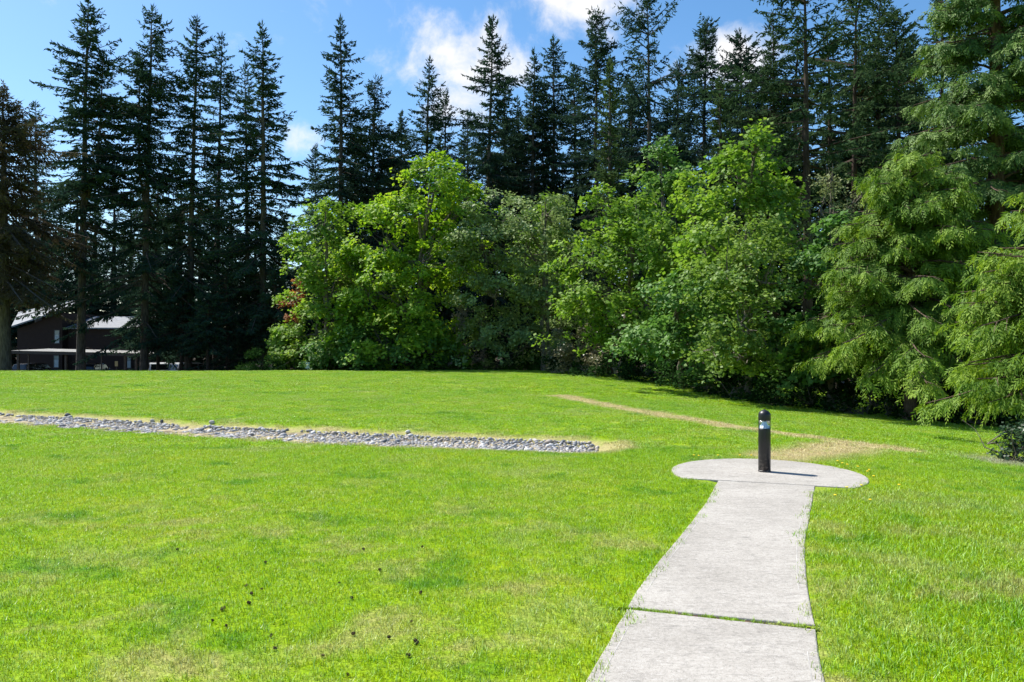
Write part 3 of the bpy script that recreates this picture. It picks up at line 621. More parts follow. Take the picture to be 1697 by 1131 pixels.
def conifer_mesh(seed, Ht=28.0, cb=3.0, W=3.4, step=0.42, nper=5, sag=0.18, hang=0.35, gap=0.15, dens=1.0, kw=0.12, top=0.62, trunk_r=0.30, second=False, nlat=0.15, lean_noise=0.15, lift=0.0):
    """returns trunk, branch and needle meshes; origin at the base"""
    g = rng(seed); wood = MB(); br = MB(); Q = []; V = []
    zt_ = np.linspace(-0.5, Ht, 16); bend = np.cumsum(g.normal(0, lean_noise * 0.25, (16, 2)), 0) * (zt_ / Ht)[:, None]; bend -= bend[0]
    rad = trunk_r * (1 - (zt_ / Ht).clip(0, 1)) ** 0.8 + 0.015; rad[0] *= 1.35
    wood.tube(np.column_stack([bend, zt_]), rad, 10)
    axes = [(0.0, 0.0, Ht, 1.0)]
    if second: axes.append((g.uniform(-1.3, -0.7), g.uniform(-0.5, 0.5), Ht * 0.86, 0.75))
    for ax, ay, top_z, ws in axes:
        if ws < 1: wood.tube([(bend[8, 0], bend[8, 1], Ht * .45), (ax * .8 + bend[10, 0], ay * .8, Ht * .55), (ax + bend[12, 0], ay, Ht * .7), (ax + bend[14, 0], ay, top_z)], [trunk_r * .4, trunk_r * .35, trunk_r * .2, .02], 7)
        z0 = cb if ws == 1 else Ht * .5
        z = z0
        phase = g.uniform(0, 6)
        while z < top_z - 0.25:
            t_ = (top_z - z) / (top_z - cb)
            prof = t_ ** top * (1.0 if t_ < 0.72 else 1.0 - 0.35 * (t_ - 0.72) / 0.28) * (1 + 0.16 * sin(z * 1.3 + phase) + 0.10 * sin(z * 3.1 + phase * 2))
            for q in range(nper + (1 if g.uniform() < .4 else 0)):
                if g.uniform() < gap * (0.4 + 1.2 * min(1, t_ * 1.3)): continue
                az = g.uniform(0, 2 * pi); L = max(0.22, W * ws * prof * g.uniform(0.5, 1.15) * (1 + 0.28 * sin(2 * az + 0.55 * z + phase) + 0.18 * sin(az - 0.9 * z + phase * 3))); zz = z + g.uniform(-.5, .5) * step
                el = radians(42 - 62 * min(1, t_ * 1.25) ** 0.7 + g.normal(0, 8)) + lift
                bx = np.interp(zz, zt_, bend[:, 0]) + ax; by = np.interp(zz, zt_, bend[:, 1]) + ay
                f = np.array([cos(az), sin(az), 0.0]); side = np.array([-sin(az), cos(az), 0.0])
                def curve(s):
                    s = np.asarray(s)[:, None]; hz = f * (L * s * cos(el)); vz = L * (s * sin(el) - sag * s ** 2 + 0.55 * sag * s ** 4); return np.array([bx, by, zz]) + hz + np.array([0, 0, 1.0]) * vz
                br.tube(curve(np.linspace(0, 0.92, 4)), np.array([0.035, 0.028, 0.018, 0.008]) * (0.45 + 0.3 * L), 3)
                m_ = max(4, int(L / nlat * dens)); s = np.sort(g.uniform(0.10 + 0.10 * min(1, t_ * 1.5), 1.0, m_)); o = curve(s); tg = unit(curve(s + 0.02) - o)
                sg = np.where(np.arange(m_) % 2 == 0, 1.0, -1.0); ang = radians(52) + g.normal(0, .25, m_); ll = (0.20 + 0.26 * min(L, 3.2)) * (1.08 - s) ** 0.55 * g.uniform(0.6, 1.2, m_)
                d = tg * np.cos(ang)[:, None] + side * (sg * np.sin(ang))[:, None] + np.array([0, 0, -1.0]) * (hang * g.uniform(0.2, 1.5, m_))[:, None]; d = unit(d)
                rnd = g.normal(0, 1, (m_, 3)); n1 = unit(np.cross(d, rnd))
                v0 = g.uniform(0.1, 0.9) * 0.5 + 0.25
                Q.append(kites(o, d, n1, ll, np.full(m_, kw) * g.uniform(.7, 1.2, m_))); V.append(np.full(m_, v0) + g.normal(0, .14, m_))
                for fr in (0.22, 0.48, 0.74):
                    oo = o + d * (ll * fr)[:, None]; dd = unit(d * 0.75 + g.normal(0, 0.52, (m_, 3)) + np.array([0, 0, -0.25 * hang])); l2 = ll * (0.62 - 0.35 * fr) * g.uniform(.7, 1.3, m_)
                    Q.append(kites(oo, dd, unit(np.cross(dd, g.normal(0, 1, (m_, 3)))), l2, np.full(m_, kw * .8))); V.append(np.full(m_, v0) + g.normal(0, .16, m_))
                tipo = curve(np.linspace(0.75, 0.98, 3)); td = unit(np.tile(f * cos(el) + np.array([0, 0, sin(el) + .1]), (3, 1)) + g.normal(0, .3, (3, 3)))
                Q.append(kites(tipo, td, unit(np.cross(td, g.normal(0, 1, (3, 3)))), np.full(3, .34), np.full(3, kw * .8))); V.append(np.full(3, v0 + .15))
            z += step * g.uniform(0.75, 1.25) * (0.62 + 0.5 * min(1, t_ * 2))
        lead = np.tile([ax + bend[-1, 0] if ws == 1 else ax + bend[14, 0], ay + (bend[-1, 1] if ws == 1 else 0), top_z - 0.3], (8, 1)) + np.array([0, 0, 1.0]) * g.uniform(0, .3, (8, 1)); d = unit(g.normal(0, .3, (8, 3)) + np.array([0, 0, 1.0]))
        Q.append(kites(lead, d, unit(np.cross(d, g.normal(0, 1, (8, 3)))), np.full(8, .5), np.full(8, .07))); V.append(np.full(8, .6))
    # dead stubs on the bare trunk
    for _ in range(26):
        zz = g.uniform(1.5, max(2.0, cb + 5)); az = g.uniform(0, 2 * pi); L = g.uniform(.4, 1.5); f = np.array([cos(az), sin(az), g.uniform(-.35, .1)])
        b0 = np.array([np.interp(zz, zt_, bend[:, 0]), np.interp(zz, zt_, bend[:, 1]), zz]); br.tube([b0, b0 + f * L * .5, b0 + f * L + np.array([0, 0, -.1 * L])], [.02, .014, .005], 3)
    return wood.mesh('trunk', True), br.mesh('branches'), quads_mesh('crown', Q, V)

def cedar_mesh(seed, Ht, cb, W, nbr, az_range=(0, 2 * pi), dens=1.0, frond=0.36, trunk_r=0.4, droop=0.34, fk=9, kl=0.15, kwid=0.034, zpow=0.9, full=0.62):
    """western red cedar: arching limbs with flat, hanging fern-like sprays"""
    g = rng(seed); wood = MB(); br = MB(); Q = []; V = []
    zt_ = np.linspace(-0.6, Ht, 12); rad = trunk_r * (1 - (zt_ / Ht).clip(0, 1)) ** 0.75 + .02; rad[0] *= 1.5; rad[1] *= 1.1
    wood.tube(np.column_stack([g.normal(0, .04, 12), g.normal(0, .04, 12), zt_]), rad, 12)
    dn = np.array([0, 0, -1.0])
    for b in range(nbr):
        t_ = g.uniform(0, 1) ** zpow; z = cb + (Ht - cb) * t_; az = g.uniform(*az_range)
        L = W * max(0.12, (1 - t_) ** full) * g.uniform(0.62, 1.08); el = radians(g.uniform(2, 26) + 25 * t_)
        f = np.array([cos(az), sin(az), 0.]); side = np.array([-sin(az), cos(az), 0.])
        def curve(s):
            s = np.asarray(s)[:, None]; return np.array([0, 0, z]) + f * (L * s * cos(el)) + np.array([0, 0, 1.]) * (L * (s * sin(el) - droop * 1.9 * s ** 2 + droop * 0.75 * s ** 3.5)) + side * (0.05 * L * np.sin(s * 5 + b))
        br.tube(curve(np.linspace(0, .95, 7)), np.linspace(.05, .008, 7) * (.4 + .22 * L), 4)
        # secondary branchlets alternating left and right, hanging
        ns = max(5, int(L / 0.17 * dens)); s = g.uniform(0.16, 1.0, ns); o = curve(s); tg = unit(curve(s + .02) - o); sg = np.where(g.uniform(0, 1, ns) < .5, 1., -1.)
        sl = (0.30 + 0.22 * L) * (1.12 - s) ** .6 * g.uniform(.5, 1.15, ns)
        v0 = g.uniform(.3, .65)
        for k in range(ns):
            d0 = unit(tg[k] * .75 + side * sg[k] * .75 + g.normal(0, .15, 3)); nf = max(2, int(sl[k] / 0.13 * dens)); u_ = (np.arange(nf) + g.uniform(0, 1, nf)) / nf
            po = o[k] + d0 * (sl[k] * u_)[:, None] + dn * (0.38 * sl[k] * u_ ** 2)[:, None]
            if sl[k] > .35 and g.uniform() < .35: br.tube([o[k], o[k] + d0 * sl[k] * .5 + dn * .1 * sl[k], o[k] + d0 * sl[k] * .95 + dn * .34 * sl[k]], [.012, .008, .004], 3)
            # every branchlet carries hanging flat fronds
            sd = np.where(np.arange(nf) % 2 == 0, 1., -1.); lat = unit(np.cross(d0, dn))
            fd = unit(d0 * .55 + lat * (sd * .6)[:, None] + dn * g.uniform(.5, 1.4, nf)[:, None] + g.normal(0, .16, (nf, 3))); fl_ = frond * g.uniform(.6, 1.25, nf)
            fn = unit(np.cross(fd, lat * sd[:, None] + g.normal(0, .5, (nf, 3)))); fs = unit(np.cross(fn, fd))
            for q in range(fk):
                e = (q + 0.6) / fk; sgn = 1 if q % 2 else -1; oo = po + fd * (fl_ * e)[:, None] + dn * (.16 * fl_ * e * e)[:, None]
                dd = unit(fd * .8 + fs * (sgn * .62) + dn * .35 * e + g.normal(0, .12, (nf, 3))); kl_ = kl * (1.15 - .55 * e) * g.uniform(.75, 1.25, nf)
                Q.append(kites(oo, dd, unit(np.cross(dd, fn + g.normal(0, .25, (nf, 3)))), kl_, np.full(nf, kwid))); V.append(v0 + .30 * e * s[k] + g.normal(0, .13, nf))
    return wood.mesh('trunk', True), br.mesh('branches'), quads_mesh('crown', Q, V)

def leafy_mesh(seed, lobes, leaf=0.2, clump=0.55, dens=1.0, per=36, trunk=None, plate=0.30, up=0.9, trunk_r=0.2, fill=0.35, twigs=True, nstems=1, bough=4.5):
    """broad-leaved crown: flattened leaf clumps spread through overlapping lobes (local metres), with trunk, limbs and twigs"""
    g = rng(seed); lobes = np.asarray(lobes, float); Q = []; V = []; wood = MB(); br = MB(); C = []; OUT = []
    for li, (cx, cy, cz, rx, ry, rz) in enumerate(lobes):
        area = 4 * pi * (((rx * ry) ** 1.6 + (rx * rz) ** 1.6 + (ry * rz) ** 1.6) / 3) ** (1 / 1.6); rx, ry, rz = rx * 1.06, ry * 1.06, rz * 1.06; n = max(6, int(area * 1.25 * dens / (clump * clump * 2.2)))
        d = unit(g.normal(0, 1, (n, 3))); r = 1 - np.abs(g.normal(0, 0.13, n)); inn = g.uniform(0, 1, n) < fill; r[inn] = g.uniform(.4, .95, inn.sum())
        r = r * (1 + 0.24 * np.sin(d[:, 0] * 5 + li) * np.sin(d[:, 2] * 6 + li * 2) + 0.13 * np.sin(d[:, 1] * 9 + li)) + np.where(g.uniform(0, 1, n) < .14, g.uniform(.04, .30, n), 0)
        if bough > 0 and n > 12:
            nbg = max(5, int(n / bough)); pick = g.integers(0, nbg, n); dj = d[pick]; d = dj; r = r[pick] * (1 + g.normal(0, .02, n))
            j = g.normal(0, 1, (n, 3)) * np.array([.62, .62, .16]) * clump * 1.25; j[:, 2] -= 0.30 * (j[:, 0] ** 2 + j[:, 1] ** 2) / clump; p = np.array([cx, cy, cz]) + d * r[:, None] * np.array([rx, ry, rz]) + j
        else: p = np.array([cx, cy, cz]) + d * r[:, None] * np.array([rx, ry, rz])
        keep = np.ones(n, bool)
        for lj, (ax, ay, az, bx, by, bz) in enumerate(lobes):
            if lj != li: keep &= (((p - np.array([ax, ay, az])) / np.array([bx, by, bz])) ** 2).sum(1) > 0.62
        keep &= p[:, 2] > 0.12
        C.append(p[keep]); OUT.append(unit(d[keep] / np.array([rx, ry, rz])))
        if twigs:
            idx = np.where(keep)[0][:max(6, int(n * .16))]
            for q in idx:
                c0 = np.array([cx, cy, cz - .25 * rz]) * .55 + np.array([0, 0, 0]) + p[q] * .45 - np.array([0, 0, .12 * rz]); c0[:2] = np.array([cx, cy]) * .6 + p[q][:2] * .4
                br.tube([np.array([cx, cy, cz - .35 * rz]), (c0 + np.array([cx, cy, cz - .35 * rz])) / 2 + g.normal(0, .1, 3), c0, p[q]], [.045, .03, .02, .006], 3)
    C = np.concatenate(C); OUT = np.concatenate(OUT); n = len(C); K = per
    pn = unit(OUT * np.array([.55, .55, .25]) + np.array([0, 0, up]) + g.normal(0, .18, (n, 3))); e1 = unit(np.cross(pn, g.normal(0, 1, (n, 3)))); e2 = np.cross(pn, e1)
    sz = clump * g.uniform(.4, 1.25, n); a = g.uniform(0, 2 * pi, (n, K)); rr = np.sqrt(g.uniform(0, 1, (n, K))) * sz[:, None]
    h = g.normal(0, 1, (n, K)) * (plate * sz)[:, None] - 0.35 * rr * rr / sz[:, None]
    o = C[:, None, :] + e1[:, None, :] * (rr * np.cos(a))[..., None] + e2[:, None, :] * (rr * np.sin(a))[..., None] + pn[:, None, :] * h[..., None]
    o = o.reshape(-1, 3); N_ = len(o); ln = unit(np.repeat(pn, K, 0) + g.normal(0, .42, (N_, 3))); d = unit(np.cross(ln, g.normal(0, 1, (N_, 3)))); d = unit(d + np.array([0, 0, -.25])); w = unit(np.cross(ln, d)); l = leaf * g.uniform(.6, 1.25, N_)
    Q = kites(o, d, w, l, l * g.uniform(.75, 1.0, N_)); cv = g.uniform(.15, .85, n)
    V = np.repeat(cv * .55 + .22, K) + g.normal(0, .15, N_)
    if trunk is not None:
        bx, by = trunk; top = lobes[np.argmax(lobes[:, 2])]; lo = lobes[:, 2].mean()
        for sidx in range(nstems):
            jx, jy = (g.normal(0, .35, 2) if sidx else (0, 0)); kx, ky = (g.normal(0, .9, 2) if sidx else (0, 0))
            base = np.array([bx + jx, by + jy, -0.4]); tp = np.array([top[0] * .85 + kx, top[1] * .85 + ky, top[2] + top[5] * .45]); q = np.linspace(0, 1, 8)[:, None]
            ln_ = base * (1 - q) + tp * q + np.column_stack([g.normal(0, .1, 8), g.normal(0, .1, 8), np.zeros(8)]) * np.sin(q * pi); wood.tube(ln_, trunk_r * (1 - .88 * q[:, 0]) / (1 + .5 * (sidx > 0)), 9)
        for (cx, cy, cz, rx, ry, rz) in lobes:
            zs = np.clip(cz - rz * .8, .4, tp[2]); q = np.clip((zs + .4) / (tp[2] + .4), 0.05, 1) * .85; s = base * (1 - q) + tp * q; e = np.array([cx, cy, cz])
            br.tube([s, s * .6 + e * .4 + np.array([0, 0, .15]), s * .2 + e * .8 + g.normal(0, .12, 3), e], [trunk_r * .45, trunk_r * .34, trunk_r * .22, trunk_r * .1], 5)
    return (wood.mesh('trunk', True) if wood.v else None), (br.mesh('branches') if br.v else None), quads_mesh('crown', Q, V)

def plant_tree(name, label, cat, meshes, mats, loc, rz=0.0, scale=(1, 1, 1), tilt=0.0, group=None, foliage='crown', stem='trunk'):
    tr_, br_, cr_ = meshes; o = thing(name, label, cat, loc, rz, group)
    if tr_ is not None: link(stem, tr_, mats[0], o)
    c = tag(link(foliage, cr_, mats[1], o), kind='stuff')
    if br_ is not None: tag(link('branches', br_, mats[0], c if tr_ is not None else o), kind='stuff')
    o.scale = scale
    if tilt: o.rotation_euler = Matrix.Rotation(tilt, 3, 'Y').to_4x4().to_euler() if rz == 0 else (Matrix.Rotation(tilt, 4, 'Y') @ Matrix.Rotation(rz, 4, 'Z')).to_euler()
    return o

# ------------------------------------------------------------------ conifers of the tree line
FIR = [conifer_mesh(301, 28, 5.0, 5.8, gap=.16, dens=1.35), conifer_mesh(302, 28, 3.0, 6.2, gap=.16, step=.43, dens=1.35), conifer_mesh(303, 28, 7.0, 5.2, gap=.24, step=.48, dens=1.2),
       conifer_mesh(304, 28, 1.0, 6.2, gap=.08, top=.74, dens=1.3), conifer_mesh(305, 28, 8.5, 5.8, gap=.18, second=True, dens=1.35), conifer_mesh(306, 28, 8.0, 7.0, gap=.34, step=.55, nper=4, top=.5, hang=.6, sag=.1, lift=.12, dens=1.2)]
FIR += [conifer_mesh(307, 28, 4.0, 7.4, gap=.14, step=.50, nper=5, top=.66, hang=.55, sag=.22, dens=1.35, second=True), conifer_mesh(308, 28, 6.0, 6.6, gap=.26, step=.42, top=.55, hang=.45, dens=1.4, lift=.05, lean_noise=.35), conifer_mesh(309, 28, 2.0, 7.0, gap=.10, step=.44, top=.82, dens=1.4)]
for q in FIR:
    for me, mt in zip(q, (M['bark'], M['bark'], M['fir'])): me.materials.append(mt)
def recolour(p, mats):
    r = []
    for me, mt in zip(p, mats):
        c = me.copy(); c.materials.clear(); c.materials.append(mt); r.append(c)
    return tuple(r)
FIRR = [recolour(q, (M['bark_d'], M['bark_d'], M['fir_r'])) for q in FIR]
SPR = [conifer_mesh(321, 22, 1.0, 3.6, gap=.06, nper=6, top=.80, dens=1.25, hang=.3, sag=.12), conifer_mesh(322, 22, 1.0, 3.4, gap=.08, nper=6, top=.75, dens=1.25)]
for q in SPR:
    for me, mt in zip(q, (M['bark'], M['bark'], M['spruce'])): me.materials.append(mt)
BRN = conifer_mesh(331, 20, 6.3, 6.0, gap=.05, nper=8, top=.50, dens=1.5, step=.40, hang=.75, sag=.25, kw=.10, trunk_r=.4)
LOWM = [conifer_mesh(341, 9, 3.9, 3.6, gap=.06, nper=7, top=.55, dens=1.3, hang=.7, sag=.3, step=.3, trunk_r=.16), conifer_mesh(342, 9, 3.8, 3.3, gap=.08, nper=7, top=.6, dens=1.3, hang=.6, sag=.28, step=.3, trunk_r=.16)]
for q in LOWM:
    for me, mt in zip(q, (M['bark_d'], M['bark_d'], M['fir'])): me.materials.append(mt)
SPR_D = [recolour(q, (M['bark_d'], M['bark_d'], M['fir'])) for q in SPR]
for me, mt in zip(BRN, (M['bark'], M['bark'], M['brown'])): me.materials.append(mt)
# (label, prototype, height of prototype, photo column and row of the top, column of the foot, distance, crown width factor, turn)
CON = [
 ('brownish grey needled conifer at the far left edge of the photo', BRN, 20, 4, 150, 8, 50, 1.0, .3, 'conifer'),
 ('grey-green fir peeping behind the brown conifer at far left', FIR[2], 28, 64, 172, 64, 97, 1.2, 1.0, 'fir tree'),
 ('tallest left fir with bare grey trunk in front of the brown building', FIR[4], 28, 146, 0, 133, 57, 1.05, 2.9, 'fir tree'),
 ('dark fir with forked outline, second tall fir from the left', FIR[6], 28, 250, 10, 238, 59, 1.0, 0.5, 'fir tree'),
 ('dark fir with long bare trunk in the middle of the left group', FIR[0], 28, 323, 32, 311, 60, .95, 1.4, 'fir tree'),
 ('slender fir just right of the long bare trunked fir', FIR[2], 28, 368, 60, 356, 64, .8, 2.2, 'fir tree'),
 ('dense fir at the right end of the left group', FIR[8], 28, 432, 42, 436, 58, 1.05, 3.9, 'fir tree'),
 ('slim grey fir leaning on the left side of the dense fir', FIR[2], 28, 405, 105, 412, 60, .75, 5.1, 'fir tree'),
 ('small distant fir in the sky gap above the yellow maple', FIR[3], 28, 523, 240, 523, 95, .75, .9, 'fir tree'),
 ('tall spire-topped fir standing alone right of the sky gap', FIR[8], 28, 567, 32, 558, 66, 1.0, 2.6, 'fir tree'),
 ('shorter dark fir touching the right side of the lone spire fir', FIR[6], 28, 619, 130, 612, 68, .95, 4.4, 'fir tree'),
 ('pointed fir above the top of the yellow-green maple', FIR[8], 28, 709, 97, 706, 68, 1.0, 5.5, 'fir tree'),
 ('small fir tucked on the right shoulder of the pointed fir', FIR[3], 28, 738, 150, 736, 70, .85, .2, 'fir tree'),
 ('low pale fir left of the pointed fir', FIR[3], 28, 665, 185, 665, 76, .9, 1.9, 'fir tree'),
 ('narrow tall fir with thin whip-like tip before the white cloud', FIR[0], 28, 815, 28, 800, 66, .9, 3.0, 'fir tree'),
 ('broad fir behind the thin-tipped fir', FIR[6], 28, 838, 130, 838, 72, .95, 1.2, 'fir tree'),
 ('thin grey fir between the pointed fir and the thin-tipped fir', FIR[2], 28, 772, 185, 772, 74, .8, 4.0, 'fir tree'),
 ('dense dark fir right of the white cloud', FIR[8], 28, 882, 85, 880, 70, .95, 4.1, 'fir tree'),
 ('rounded-top fir close behind the dense dark fir', FIR[4], 28, 917, 62, 915, 72, .9, 5.9, 'fir tree'),
 ('open-branched fir beneath the top cloud', FIR[7], 28, 995, 24, 992, 64, .9, .8, 'fir tree'),
 ('broad mid-green spruce with bare grey trunk low down', SPR[0], 22, 1008, 98, 1012, 54, .95, 2.0, 'spruce tree'),
 ('ragged flat-topped fir with wide level branches', FIR[5], 28, 1076, 2, 1078, 60, 1.0, 2.4, 'fir tree'),
 ('dark fir below the right-hand cloud', FIR[7], 28, 1162, 34, 1158, 64, .95, 3.3, 'fir tree'),
 ('mid-green spruce behind the tall maple', SPR[1], 22, 1192, 132, 1192, 50, .9, 3.6, 'spruce tree'),
 ('thin fir with ragged tip in front of the right-hand cloud', FIR[7], 28, 1228, 48, 1226, 60, .85, 4.9, 'fir tree'),
 ('great dark-trunked fir whose top leaves the photo', FIRR[5], 28, 1335, -60, 1338, 40, 1.05, 1.1, 'fir tree'),
 ('second dark-trunked fir with a branch reaching up to the right', FIRR[5], 28, 1420, -40, 1412, 44, .9, 3.4, 'fir tree'),
 ('dark fir between the big trunks and the red cedar', FIRR[7], 28, 1490, 12, 1490, 50, .9, 5.3, 'fir tree'),
 ('dark fir half hidden left of the great dark-trunked fir', FIRR[6], 28, 1283, 20, 1283, 52, .85, .4, 'fir tree'),
 ('fir with a thick crown filling the gap above the pale budding tree', FIRR[8], 28, 1375, 30, 1375, 52, 1.0, 1.7, 'fir tree'),
 ('dark fir showing between the second dark trunk and the red cedar', FIRR[6], 28, 1452, -10, 1452, 54, 1.0, 4.6, 'fir tree'),
 ('broad dark fir closing the gap between the spire fir and the pointed fir', FIR[6], 28, 650, 215, 650, 82, 1.2, 2.2, 'fir tree'),
 ('broad dark fir behind the small fir on the shoulder', FIR[8], 28, 768, 225, 768, 84, 1.2, 3.2, 'fir tree'),
 ('dense fir left of the mid-green spruce', FIR[8], 28, 955, 110, 955, 74, 1.1, 1.2, 'fir tree'),
 ('wide dark fir between the flat-topped fir and the right-hand cloud', FIR[6], 28, 1120, 100, 1120, 70, 1.1, 5.2, 'fir tree'),
 ('mid-height fir in the gap between the two firs right of the sky gap', FIR[8], 28, 592, 205, 592, 78, 1.2, 0.7, 'fir tree'),
 ('fir behind the left shoulder of the dense dark fir', FIR[8], 28, 858, 165, 858, 80, 1.2, 2.9, 'fir tree'),
 ('dark fir behind the trunk of the flat-topped fir', FIR[6], 28, 1045, 120, 1045, 74, 1.2, 4.2, 'fir tree'),
 ('dark fir tucked behind the spruce near the tall maple', FIRR[8], 28, 1213, 150, 1213, 66, 1.2, 0.1, 'fir tree'),
 ('dark fir left of the great dark trunk and behind the thin fir', FIRR[6], 28, 1262, 105, 1262, 64, 1.2, 3.7, 'fir tree'),
 ('thick fir directly behind the great dark-trunked fir', FIRR[8], 28, 1318, 50, 1318, 58, 1.2, 5.0, 'fir tree'),
 ('thick fir behind the second dark-trunked fir', FIRR[8], 28, 1425, 60, 1425, 60, 1.25, 2.1, 'fir tree'),
 ('thick fir filling the gap beside the tall red cedar', FIRR[8], 28, 1520, 60, 1520, 58, 1.2, 0.9, 'fir tree'),
 ('background fir glimpsed behind the red cedar', FIRR[0], 28, 1560, -20, 1560, 46, .9, 2.7, 'fir tree'),
]
def set_conifer(label, pr, ph, ut, vt, uf, d, wf, rz, cat, group=None):
    x = (uf - CU) / F_PX * d; zb = h1(x, d) - 0.1; zt2 = P(ut, vt, d)[2]; s = (zt2 - zb) / ph; tilt = math.atan2((ut - uf) / F_PX * d, zt2 - zb)
    nm = {'conifer': 'conifer_tree'}.get(cat, cat.replace(' ', '_'))
    return plant_tree(nm, label, cat, pr, (M['bark'], M['fir']), (x, d, zb), rz, (wf * (0.5 + 0.5 * s), wf * (0.5 + 0.5 * s), s), tilt, group)
for c_ in CON: set_conifer(*c_)
# the darker wood behind: firs further back that close the gaps between the trunks
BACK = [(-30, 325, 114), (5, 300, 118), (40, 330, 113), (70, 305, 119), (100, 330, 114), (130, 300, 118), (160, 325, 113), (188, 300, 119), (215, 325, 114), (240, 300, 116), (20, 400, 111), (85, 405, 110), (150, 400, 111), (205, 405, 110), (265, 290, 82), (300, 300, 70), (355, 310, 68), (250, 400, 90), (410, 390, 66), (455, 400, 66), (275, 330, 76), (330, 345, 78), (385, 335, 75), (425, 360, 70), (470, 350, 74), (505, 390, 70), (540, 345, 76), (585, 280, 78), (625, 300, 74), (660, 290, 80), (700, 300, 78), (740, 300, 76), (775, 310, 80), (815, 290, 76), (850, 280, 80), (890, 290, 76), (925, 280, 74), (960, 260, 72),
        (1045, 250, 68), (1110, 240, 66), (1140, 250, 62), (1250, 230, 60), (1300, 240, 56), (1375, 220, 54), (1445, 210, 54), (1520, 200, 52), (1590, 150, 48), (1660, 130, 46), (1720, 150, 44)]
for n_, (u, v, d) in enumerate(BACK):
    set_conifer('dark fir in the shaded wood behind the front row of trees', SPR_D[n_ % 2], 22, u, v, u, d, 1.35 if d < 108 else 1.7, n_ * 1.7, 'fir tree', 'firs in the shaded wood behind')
# young low evergreens filling between the trunks at the left
LOW = [(300, 470, 58, 'low drooping evergreen beneath the firs beside the parked vehicles'), (378, 440, 56, 'tall dark young evergreen below the slender fir'), (345, 490, 53, 'young evergreen with layered skirts below the bare trunked fir'), (455, 450, 55, 'dark young evergreen left of the orange foliage'), (262, 480, 61, 'drooping young evergreen right of the brown building')]
for n_, (u, v, d, lb) in enumerate(LOW):
    set_conifer(lb, LOWM[n_ % 2], 9, u, v, u, d, 1.0, n_ * 2.1, 'evergreen')

# ------------------------------------------------------------------ broad-leaved trees, shrubs
def px_lobes(lobes, d, loc):
    """(column, row, half-width, half-height, depth offset) -> local ellipsoids"""
    o = []
    for u, v, ru, rv, dy in lobes:
        dd = d + dy; p = P(u, v, dd) - np.array(loc); k = dd / F_PX; o.append((p[0], p[1], p[2], ru * k, (ru + rv) * .5 * k, rv * k))
    return o
def broadleaf(name, label, cat, uf, d, lobes, mat, seed, bark='bark_g', group=None, reach=0.0, **kw):
    lobes = [(a_, b_, c_, d_, e_ - reach) for a_, b_, c_, d_, e_ in lobes]
    x = (uf - CU) / F_PX * d; loc = (x, d, h1(x, d) - .02)
    ms = leafy_mesh(seed, px_lobes(lobes, d, loc), trunk=(0, 0), **kw)
    shrub = cat in ('shrub', 'bush'); return plant_tree(name, label, cat, ms, (M[bark], M[mat]), loc, 0, group=group, foliage='foliage' if shrub else 'crown', stem='stem' if shrub else 'trunk')
broadleaf('maple_tree', 'yellow-green maple at the left end of the leafy trees', 'maple tree', 540, 47,
    [(540, 360, 38, 55, 0), (520, 430, 45, 70, 0), (560, 450, 42, 75, 1), (525, 530, 55, 65, 0), (500, 570, 45, 40, 1), (560, 560, 50, 50, -1)], 'maple_g', 401, leaf=.22)
broadleaf('maple_tree', 'large yellow-green maple with the brightest domed crown', 'maple tree', 680, 46,
    [(722, 300, 48, 48, 0), (690, 340, 62, 55, -1), (755, 340, 50, 55, 0), (640, 390, 58, 55, 0), (700, 410, 75, 65, -1.5), (760, 420, 40, 60, .5), (610, 470, 52, 60, 0), (680, 500, 75, 65, -1.5), (640, 560, 70, 48, -1), (720, 565, 52, 45, -.5), (585, 545, 30, 55, .5)], 'maple_y', 402, leaf=.22, trunk_r=.3)
broadleaf('alder_tree', 'grey-green alder with a thin pale leaning trunk', 'alder tree', 900, 44,
    [(840, 345, 50, 42, 0), (800, 390, 48, 55, -.5), (870, 400, 52, 60, 0), (820, 470, 62, 60, -.6), (885, 480, 38, 60, .6), (800, 545, 48, 48, 0), (870, 560, 50, 45, 0), (905, 345, 30, 34, .5)], 'alder', 403, leaf=.17, per=38, clump=.5, trunk_r=.16, nstems=2)
broadleaf('maple_tree', 'fresh green maple whose top shows above the alder', 'maple tree', 905, 50, [(900, 345, 36, 32, 0), (915, 400, 32, 45, 0), (880, 430, 30, 60, 1), (920, 500, 30, 70, 0)], 'maple_g', 404, leaf=.22)
broadleaf('maple_tree', 'wide bright green maple just right of the centre', 'maple tree', 1030, 38.6,
    [(1010, 355, 50, 48, 0), (975, 420, 38, 55, 0), (1045, 410, 60, 60, -1), (1000, 480, 58, 58, -.8), (1070, 480, 52, 62, 0), (965, 500, 22, 35, .5), (1035, 535, 60, 40, -1.0), (1090, 560, 55, 50, -.6), (1060, 350, 40, 55, 1)], 'maple_g', 405, reach=1.4, leaf=.20, trunk_r=.25)
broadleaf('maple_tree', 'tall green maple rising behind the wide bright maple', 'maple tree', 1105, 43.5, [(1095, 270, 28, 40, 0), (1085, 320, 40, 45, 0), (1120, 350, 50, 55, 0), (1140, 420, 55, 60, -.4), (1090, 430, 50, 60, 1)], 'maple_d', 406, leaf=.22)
broadleaf('maple_tree', 'tall maple with a pointed bright crown before the dark-trunked fir', 'maple tree', 1240, 32.5,
    [(1248, 240, 32, 45, 0), (1230, 285, 48, 40, 0), (1280, 290, 42, 45, .3), (1205, 340, 55, 55, -.5), (1265, 360, 50, 55, 0), (1170, 400, 45, 60, 0), (1225, 450, 60, 65, -.5)], 'maple_g', 407, reach=1.6, leaf=.20, trunk_r=.25)
